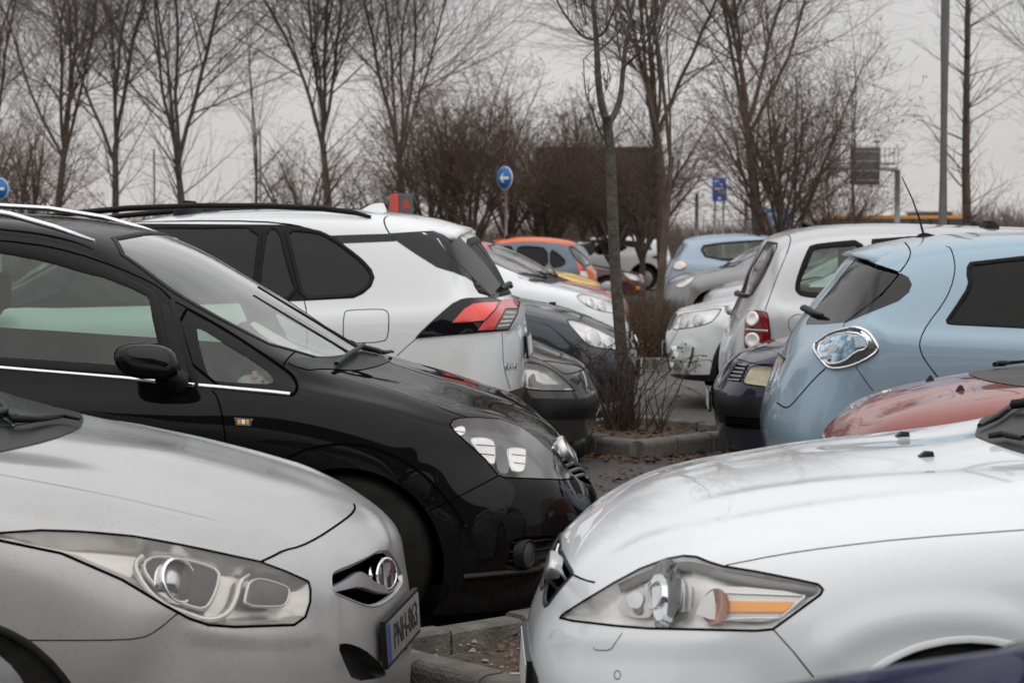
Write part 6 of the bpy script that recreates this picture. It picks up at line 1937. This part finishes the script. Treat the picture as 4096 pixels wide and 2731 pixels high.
# slim tree in the nearest planted bed, its boughs measured one by one
def slim_tree():
    D = 15.2
    b0 = at(2507, 1690, D)
    t = thing('slim_tree', 'slim forked young tree with yellow lichen standing in the diamond planter', 'tree', (b0.x, D, .06))
    inv = Vector((b0.x, D, .06))
    def path(name, pts, r0, r1, par, dy=0.0, mat='bark_slim', n=8, smooth_it=2):
        q = chaikin([tuple(at(x, y, D + dy * k / max(1, len(pts) - 1)) - inv) for k, (x, y) in enumerate(pts)], smooth_it, False)
        m = len(q)
        return tube(name, [Vector(p) for p in q], [r0 + (r1 - r0) * i / (m - 1) for i in range(m)], mat, par, n)
    tr = path('trunk', [(2512, 1760), (2507, 1690), (2495, 1500), (2478, 1300), (2462, 1100), (2452, 900), (2445, 700), (2438, 560), (2425, 470)], .052, .036, t, mat='bark_slim', n=12)
    br = []
    br.append(path('branch', [(2428, 490), (2405, 420), (2392, 320), (2388, 200), (2382, 120), (2368, -60), (2360, -300), (2350, -700)], .031, .010, t))
    br.append(path('branch', [(2432, 500), (2460, 455), (2484, 390), (2492, 280), (2503, 180), (2520, 80), (2538, 0), (2560, -200), (2580, -600)], .026, .008, t, .4))
    for pts, r, dy in (
            ([(2418, 560), (2385, 500), (2372, 440), (2340, 380), (2334, 240)], .009, -.3), ([(2378, 160), (2330, 150), (2280, 90), (2222, 0), (2190, -120)], .013, .3),
            ([(2388, 150), (2420, 130), (2448, 60), (2475, 0), (2490, -120)], .012, -.2), ([(2392, 205), (2430, 175), (2490, 120), (2520, 60)], .010, .5),
            ([(2492, 270), (2540, 230), (2600, 150), (2630, 60), (2660, -60)], .011, -.4), ([(2498, 200), (2560, 170), (2610, 110), (2650, 30), (2662, -40)], .010, .3),
            ([(2484, 240), (2470, 150), (2462, 60), (2470, -60)], .008, .2), ([(2385, 40), (2340, 20), (2300, 10), (2270, 28)], .007, 0), ([(2520, 70), (2500, 10), (2510, -80)], .008, .2),
            ([(2416, 380), (2428, 340), (2440, 300)], .004, 0), ([(2506, 160), (2570, 120), (2640, 130)], .006, .2), ([(2395, 600), (2380, 560), (2358, 470), (2355, 400)], .007, .2),
            ([(2540, 230), (2600, 220), (2640, 110)], .005, .1), ([(2345, 100), (2320, 20), (2300, -60)], .006, .1)):
        br.append(path('branch', pts, r, r * .4, t, dy, n=6))
    rn = random.Random(8)
    S = []
    for o in br:
        vs_ = [v.co.copy() for v in o.data.vertices]
        for _ in range(9):
            p = rn.choice(vs_); d = Vector((rn.gauss(0, .6), rn.gauss(0, .6), 1)).normalized()
            L = rn.uniform(.05, .28); k = 4
            for i in range(k):
                d = (d + Vector((rn.gauss(0, .15), rn.gauss(0, .15), .08))).normalized(); q = p + d * L / k
                S.append((*p, *q, .0042 - .0006 * i, .0038 - .0006 * i)); p = q
            S.append((*p, *(p + d * .012), .005, .002))
    o = link('twigs', seg_mesh('twigs', S, 4, 'bark_slim'), None, t); o['kind'] = 'stuff'
    # lichen crusts on the bark
    V, Q = [], []
    co = [(v.co.copy(), v.normal.copy()) for v in tr.data.vertices]
    for _ in range(130):
        p, n = rn.choice(co)
        if n.y > .3: continue
        _, u, v = basis(n); s = rn.uniform(.004, .013); k = len(V)
        c = p + n * .0015 + Vector((0, 0, rn.uniform(-.06, .06)))
        m = 6
        V += [c + (u * math.cos(2 * PI * i / m) * rn.uniform(.6, 1) + v * math.sin(2 * PI * i / m) * rn.uniform(.8, 1.6)) * s + n * .001 for i in range(m)]
        Q.append(tuple(range(k, k + m)))
    mesh('lichen', V, Q, 'lichen', t)['kind'] = 'stuff'
simple('bark_slim', (.048, .042, .035), .9, col2=(.115, .10, .08), nscale=22, bump=.8, bscale=70, detail=7)
slim_tree()
# dog-rose like shrub at its foot
def shrub(name, label, cx, cy, z, n, h, seed, hips=90, spread=.5, mat='twig_dark'):
    g = Grower(seed, .26, .0, 1.3, (.5, 1.3), 4, .0024)
    rn = g.r
    t = thing(name, label, 'shrub', (cx, cy, z))
    for _ in range(n):
        th = rn.uniform(0, 2 * PI); a = rn.uniform(.1, spread)
        g.limb((rn.uniform(-.12, .12), rn.uniform(-.12, .12), 0), (math.cos(th) * math.sin(a), math.sin(th) * math.sin(a), math.cos(a)), h * rn.uniform(.5, 1.1), .007, 2, .2, (1, 1, 1.0, .5, 0))
    link('stems', seg_mesh('stems', [s[:8] for s in g.S], 4, mat), None, t)
    tips = [s for s in g.S if s[8] >= 3] or g.S
    V, Fc = [], []
    for _ in range(hips):
        s = rn.choice(tips); c = Vector(s[3:6]) + Vector([rn.gauss(0, .012) for _ in range(3)]); r = rn.uniform(.005, .010); k = len(V)
        V += [c + Vector(p) * r for p in ((1, 0, 0), (0, 1, 0), (-1, 0, 0), (0, -1, 0), (0, 0, 1.2), (0, 0, -1.2))]
        Fc += [(k + i, k + (i + 1) % 4, k + 4) for i in range(4)] + [(k + (i + 1) % 4, k + i, k + 5) for i in range(4)]
    if hips: mesh('dry_hips', V, Fc, 'hip_red', t)['kind'] = 'stuff'
    return t
shrub('thorny_shrub', 'leafless shrub with dry red brown hips at the foot of the slim tree', .82, 14.9, .06, 60, .72, 51, 240, .36)
shrub('thorny_shrub', 'sparse leafless twigs right of the slim tree foot', 1.04, 14.7, .06, 11, .55, 52, 40, .55)
# second planted bed: dry grass and scrub round a thin trunk
def scrub(name, label, cx, cy, rx, ry, h, n, seed, mat='dry_grass', w=.006):
    rn = random.Random(seed)
    S = []
    for _ in range(n):
        a, d = rn.uniform(0, 2 * PI), math.sqrt(rn.random())
        p = Vector((cx + rx * d * math.cos(a), cy + ry * d * math.sin(a), .05)); L = h * rn.uniform(.4, 1.05) * (1 - .35 * d)
        dr = Vector((rn.gauss(0, .25), rn.gauss(0, .25), 1)).normalized()
        for i in range(4):
            dr = (dr + Vector((rn.gauss(0, .16), rn.gauss(0, .16), -.04))).normalized(); q = p + dr * L / 4
            S.append((*p, *q, w * (1 - .2 * i), w * (.8 - .2 * i))); p = q
    o = link(name, seg_mesh(name, S, 3, mat))
    o['kind'] = 'stuff'; o['label'] = label; o['category'] = 'scrub'
    return o
scrub('dry_scrub', 'tangled dry brown scrub filling the second planter', 1.70, 24.0, .75, .7, .9, 3600, 61)
scrub('dry_scrub', 'tangled dry brown scrub in the farthest planter', 2.3, 33.0, .8, .8, .9, 900, 62)
g = poplar(71, 6.0, .055, 2.6, 3, .22, 0)
tree('young_tree', 'thin young tree rising out of the dry brown scrub bed', g.meshes('bark_brown', 'twig_brown')[:2], 2622, 24.0, .4)

# ------------------------------------------------------------------ verge, hedge, far wood
rn = random.Random(9)
V, Fc = [], []
NX, NY = 140, 6
for j in range(NY + 1):
    for i in range(NX + 1):
        x = -60 + 130 * i / NX; y = 60 + 8 * j
        V.append((x, y, [-.02, .25, .55, .75, .7, .45, -.05][j] + (rn.uniform(-.08, .08) if 0 < j < NY else 0)))
Fc = [(j * (NX + 1) + i, j * (NX + 1) + i + 1, (j + 1) * (NX + 1) + i + 1, (j + 1) * (NX + 1) + i) for j in range(NY) for i in range(NX)]
o = mesh('verge_bank', V, Fc, 'field', None, True); o['kind'] = 'structure'
def hedge(name, label, x0, x1, y, dy, h, n, seed, mat, w):
    rn = random.Random(seed)
    S = []
    for _ in range(n):
        p = Vector((rn.uniform(x0, x1), y + rn.uniform(-dy, dy), .1)); L = h * rn.uniform(.35, 1.0) * (.75 + .25 * math.sin(p.x * .7 + seed) * math.sin(p.x * .23))
        d = Vector((rn.gauss(0, .3), rn.gauss(0, .2), 1)).normalized()
        for i in range(4):
            d = (d + Vector((rn.gauss(0, .2), rn.gauss(0, .2), .05))).normalized(); q = p + d * L / 4
            S.append((*p, *q, w * (1 - .2 * i), w * (.8 - .2 * i)))
            if i:
                e = (d + Vector((rn.gauss(0, .6), rn.gauss(0, .6), .1))).normalized()
                S.append((*p, *(p + e * L * .25), w * .6, w * .3))
            p = q
    o = link(name, seg_mesh(name, S, 3, mat)); o['kind'] = 'stuff'; o['label'] = label; o['category'] = 'hedge'
    return o
hedge('hedgerow', 'low brown leafless scrub along the back of the car park', -30, 36, 63, 2.5, 2.0, 9000, 81, 'twig_brown', .010)
hedge('hedgerow', 'taller grey brown leafless thicket farther behind the trees', -55, 40, 95, 6, 3.6, 7000, 82, 'twig_brown', .016)
hedge('far_wood', 'distant bare wood on the right horizon', 46, 150, 210, 14, 6.5, 7000, 83, 'twig_grey', .05)
hedge('far_wood', 'distant bare wood on the left horizon', -120, -20, 190, 12, 5.5, 5000, 84, 'twig_grey', .05)
hedge('far_wood', 'distant bare wood in the middle of the horizon', -20, 60, 260, 12, 5.0, 3500, 85, 'twig_grey', .05)
# ------------------------------------------------------------------ signs, posts and far things
def round_sign(label, x, y, d, r, yaw):
    c = at(x, y, d)
    t = thing('round_sign', label, 'road sign', (c.x, c.y, 0), yaw, 'round blue direction signs')
    tube('post', [(0, .03, 0), (0, .03, c.z + r * .6)], .03, 'galvanised', t, 10)
    lathe('disc', [(0, r), (.012, r), (.016, r * .97), (.016, 0)], (0, 0, c.z), (0, -1, 0), 'sign_white', t, 36)
    lathe('blue_field', [(.017, r * .95), (.019, r * .95), (.0191, 0)], (0, 0, c.z), (0, -1, 0), 'sign_blue', t, 36)
    k = r
    arrow = [(-.62, 0), (-.2, .4), (-.02, .4), (-.28, .12), (.6, .12), (.6, -.12), (-.28, -.12), (-.02, -.4), (-.2, -.4)]
    V = [(a * k, -.0225, c.z + b_ * k) for a, b_ in arrow]
    mesh('arrow', V, [(0, 1, 2, 3), (0, 3, 6), (6, 7, 8, 0), (3, 4, 5, 6)], 'sign_white', t)
    return t
round_sign('round blue sign with white left arrow on a post behind the white suv', 2020, 712, 41, .236, R(-48))
round_sign('round blue sign cut by the left edge of the picture', -6, 755, 40, .225, R(-10))

def totem():
    c = at(1608, 775, 31)
    t = thing('ticket_machine', 'grey ticket machine with red side and red emblem behind the white roof', 'ticket machine', (c.x, 31, 0), R(20))
    rbox('cabinet', -.10, .14, -.16, .16, .12, c.z, .02, 'cabinet_grey', t)
    rbox('red_side', -.16, -.102, -.165, .165, .1, c.z - .01, .012, 'sign_red', t)
    rbox('plinth', -.2, .2, -.22, .22, 0, .12, .02, 'kerb_concrete', t)
    rbox('display', -.06, .1, -.17, -.158, 1.35, 1.6, .006, 'gloss_black', t)
    z = c.z - .17
    mesh('emblem', [(x + .02, -.1645, z + zz) for x, zz in ((-.05, -.06), (.05, -.06), (.045, .0), (.03, .05), (0, .075), (-.03, .05), (-.045, 0))], [(0, 1, 2, 3, 4, 5, 6)], 'sign_red', t)
    for k in (-.02, .012):
        mesh('emblem_bar', [(-.02, -.1655, z + k), (.06, -.1655, z + k), (.06, -.1655, z + k + .01), (-.02, -.1655, z + k + .01)], [(0, 1, 2, 3)], 'cabinet_grey', t)
    mesh('emblem_drop', [(x + .02, -.1645, z + zz) for x, zz in ((-.012, -.085), (.012, -.085), (.006, -.11), (-.006, -.11))], [(0, 3, 2, 1)], 'sign_red', t)
simple('cabinet_grey', (.075, .075, .08), .55, noise=.1, nscale=4)
simple('sign_red', (.55, .05, .03), .5)
totem()

def lamp_post():
    x = (3768 - 2048) / F * 25
    t = thing('lamp_post', 'tall grey tapering lamp post right of the overhead sign', 'lamp post', (x, 25, 0))
    tube('pole', [(0, 0, 0), (0, 0, 1.2), (0, 0, 4), (.01, 0, 8.6)], [.075, .066, .055, .04], 'lamp_post_grey', t, 14)
    rbox('foot_plate', -.16, .16, -.16, .16, 0, .03, .008, 'galvanised', t)
    tube('arm', [(0, 0, 8.5), (-.3, -.1, 8.75), (-.9, -.2, 8.85)], .03, 'lamp_post_grey', t, 8)
    rbox('lamp_head', -1.5, -.85, -.33, -.1, 8.8, 8.92, .04, 'lamp_post_grey', t)
lamp_post()

simple('facade_band', (.075, .06, .05), .8, noise=.2, nscale=2)
def dark_building():
    d = 110
    a, c = at(2150, 598, d), at(2640, 598, d)
    w = c.x - a.x
    t = thing('dark_building', 'dark brown flat roofed block behind the trees in the middle', 'building', ((a.x + c.x) / 2, d, 0))
    H = a.z
    mesh('wall', *box(-w / 2, w / 2, 0, 6, -.1, H), 'facade_dark', t)
    for j in range(4):
        mesh('floor_band', *box(-w / 2 - .02, w / 2 + .02, -.04, 0, .45 + 1.8 * j, .62 + 1.8 * j), 'facade_band', t)
    rbox('parapet', -w / 2 - .1, w / 2 + .1, -.1, 6.1, H - .05, H + .15, .02, 'facade_dark', t)
    for j in range(3):
        for i in range(6):
            x = -w / 2 + w * (i + .5) / 6; z = .9 + 1.8 * j
            o = mesh('window', *box(x - .3, x + .3, -.03, .05, z, z + 1.0), 'facade_window', t)
            mesh('frame', *box(x - .33, x + .33, -.05, -.03, z - .05, z), 'cabinet_grey', o)
dark_building()

def gantry():
    d = 140
    p = at(3590, 680, d)
    t = thing('overhead_road_sign', 'grey gantry with the dark back of an overhead road sign behind bare trees', 'road sign', (p.x, d, 0))
    u = d / F
    tube('mast', [(0, 0, 0), (0, 0, p.z)], .2, 'galvanised', t, 12)
    tube('boom', [(0, 0, p.z), (-70 * u, 0, p.z + 6 * u), (-300 * u, 0, p.z + 6 * u)], .14, 'galvanised', t, 8)
    tube('boom', [(-10 * u, 0, p.z + 24 * u), (-300 * u, 0, p.z + 26 * u)], .07, 'galvanised', t, 8)
    z0, z1 = p.z - 60 * u, p.z + 90 * u
    o = rbox('sign_panel', -190 * u, -72 * u, -.15, -.05, z0, z1, .02, 'cabinet_grey', t)
    for k in range(4):
        z = z0 + (z1 - z0) * (k + .5) / 4
        mesh('stiffener', *box(-188 * u, -74 * u, -.22, -.15, z - .04, z + .04), 'galvanised', o)
    for k in range(5):
        x = (-72 + 18 * k) * u
        tube('handrail_post', [(x, -.3, p.z + 26 * u), (x, -.3, p.z + 85 * u)], .03, 'galvanised', t, 6)
    for z in (85, 55):
        tube('handrail', [(-72 * u, -.3, p.z + z * u), (0, -.3, p.z + z * u)], .03, 'galvanised', t, 6)
    tube('lamp_arm', [(-85 * u, -.1, z1), (-85 * u, -.1, z1 + 25 * u)], .06, 'galvanised', t, 6)
    rbox('camera_box', -95 * u, -75 * u, -.3, .1, z1 + 18 * u, z1 + 26 * u, .03, 'cabinet_grey', t)
gantry()

def info_sign(name, label, x0, x1, y0, y1, d, mat, parts, posts=(.2, .8)):
    a, c = at(x0, y0, d), at(x1, y1, d)
    w, h = c.x - a.x, a.z - c.z
    t = thing(name, label, 'sign', (a.x, d, 0))
    o = rbox('panel', 0, w, -.03, .03, c.z, a.z, .01, mat, t)
    for f in posts: tube('post', [(w * f, .06, 0), (w * f, .06, a.z - .05)], .035, 'galvanised', t, 8)
    for fx0, fx1, fz0, fz1, mt in parts:
        mesh('print', [(w * fx0, -.034, c.z + h * fz0), (w * fx1, -.034, c.z + h * fz0), (w * fx1, -.034, c.z + h * fz1), (w * fx0, -.034, c.z + h * fz1)], [(0, 1, 2, 3)], mt, o)
    return t
simple('advert_blue', (.10, .25, .5), .5, noise=.3, nscale=3)
simple('sign_blue2', (.02, .10, .46), .5)
info_sign('information_sign', 'small blue information sign with white lines among the bare trees', 2850, 2905, 712, 805, 72, 'sign_blue2',
          [(.15, .5, .82, .9, 'sign_white'), (.55, .85, .7, .76, 'sign_white'), (.15, .75, .5, .58, 'sign_white'), (.3, .85, .34, .4, 'sign_white'), (.42, .58, .08, .18, 'sign_white')])
info_sign('advert_board', 'blue advertising board with a red corner behind the bushy tree', 3058, 3168, 832, 908, 58, 'advert_blue',
          [(0, .22, .02, .4, 'sign_red'), (.3, .7, .1, .3, 'sign_white'), (.1, .5, .6, .7, 'sign_white'), (.6, .95, .35, .5, 'sign_blue2')])
for lab, x, y0, d in (('plain grey post left of the small blue information sign', 2787, 778, 66), ('plain grey post right of the small blue information sign', 2985, 800, 66), ('thin grey mast right of the doubled trunk tree', 616, 600, 90), ('thin grey mast beside the slender sapling', 1040, 520, 90)):
    p = at(x, y0, d)
    o = thing('metal_post', lab, 'post', (p.x, d, 0), 0, 'plain metal posts')
    tube('pole', [(0, 0, 0), (0, 0, p.z)], [.075, .06] if d < 80 else [.06, .04], 'galvanised', o, 8)
    rbox('cap', -.07, .07, -.07, .07, p.z, p.z + .03, .01, 'galvanised', o)

def bus():
    d = 156
    a, c = at(3262, 865, d), at(3885, 865, d)
    L = c.x - a.x
    H = a.z + .06
    t = thing('bus', 'long bus with yellow orange roof edge passing on the road behind', 'bus', (a.x, d, 0))
    prof = [(-.1, .4), (0, 1.2), (.15, 2.2), (.55, H - .25), (1.0, H - .02), (1.5, H), (L - .3, H), (L - .05, H - .2), (L, 1.0), (L, .4)]
    n = len(prof)
    V = [(x, y, z) for y in (0, 2.5) for x, z in prof]
    Fc = [tuple(range(n)), tuple(range(n, 2 * n))[::-1]] + [(i, i + n, (i + 1) % n + n, (i + 1) % n) for i in range(n)]
    mesh('body', V, Fc, 'bus_yellow', t)
    mesh('window_band', *box(.35, L - .2, -.03, 0, 1.25, H - .24), 'facade_window', t)
    for k in range(9):
        x = .6 + (L - 1.0) * k / 8
        mesh('window_pillar', *box(x - .05, x + .05, -.05, -.03, 1.25, H - .24), 'gap', t)
    rbox('mirror', -.55, -.3, -.25, -.05, 2.0, 2.5, .04, 'gap', t)
    for x in (2.3, L - 3.0): wheel(t, x, -.02, .48, .28, 'alloy')
    rbox('roof_unit', 4, 7, .8, 1.9, H, H + .1, .05, 'sign_white', t)
simple('bus_yellow', (.62, .26, .03), .4)
bus()
for lab, x, y, wpx in (('white flat roof of a far hall beyond the bus', 3750, 838, 60),):
    d = 300
    a = at(x, y, d)
    t = thing('far_hall', lab, 'building', (a.x, d, 0))
    w = wpx * d / F
    mesh('wall', *box(-w, w, 0, 12, -.1, a.z - .4), 'cabinet_grey', t)
    rbox('roof', -w - .3, w + .3, -.3, 12.3, a.z - .4, a.z, .05, 'sign_white', t)

# ------------------------------------------------------------------ unseen block added behind the viewer to darken what the bodywork mirrors
def reflection_block():
    t = thing('reflection_block', 'unseen grey block with dark glass front, added behind the viewer for reflections', 'building', (0, -30, 0))
    mesh('wall', *box(-45, 45, -14, 0, -.1, 11.0), 'reflection_block_grey', t)
    for i in range(18):
        x = -43 + i * 4.9
        o = mesh('window', *box(x, x + 4.2, -.05, .06, .4, 3.6), 'facade_window', t)
        mesh('frame', *box(x - .1, x, -.05, .12, .3, 3.7), 'cabinet_grey', o)
    rbox('canopy', -45, 45, 0, 2.5, 3.9, 4.3, .05, 'cabinet_grey', t)
simple('reflection_block_grey', (.13, .13, .135), .7, noise=.1, nscale=1)
reflection_block()
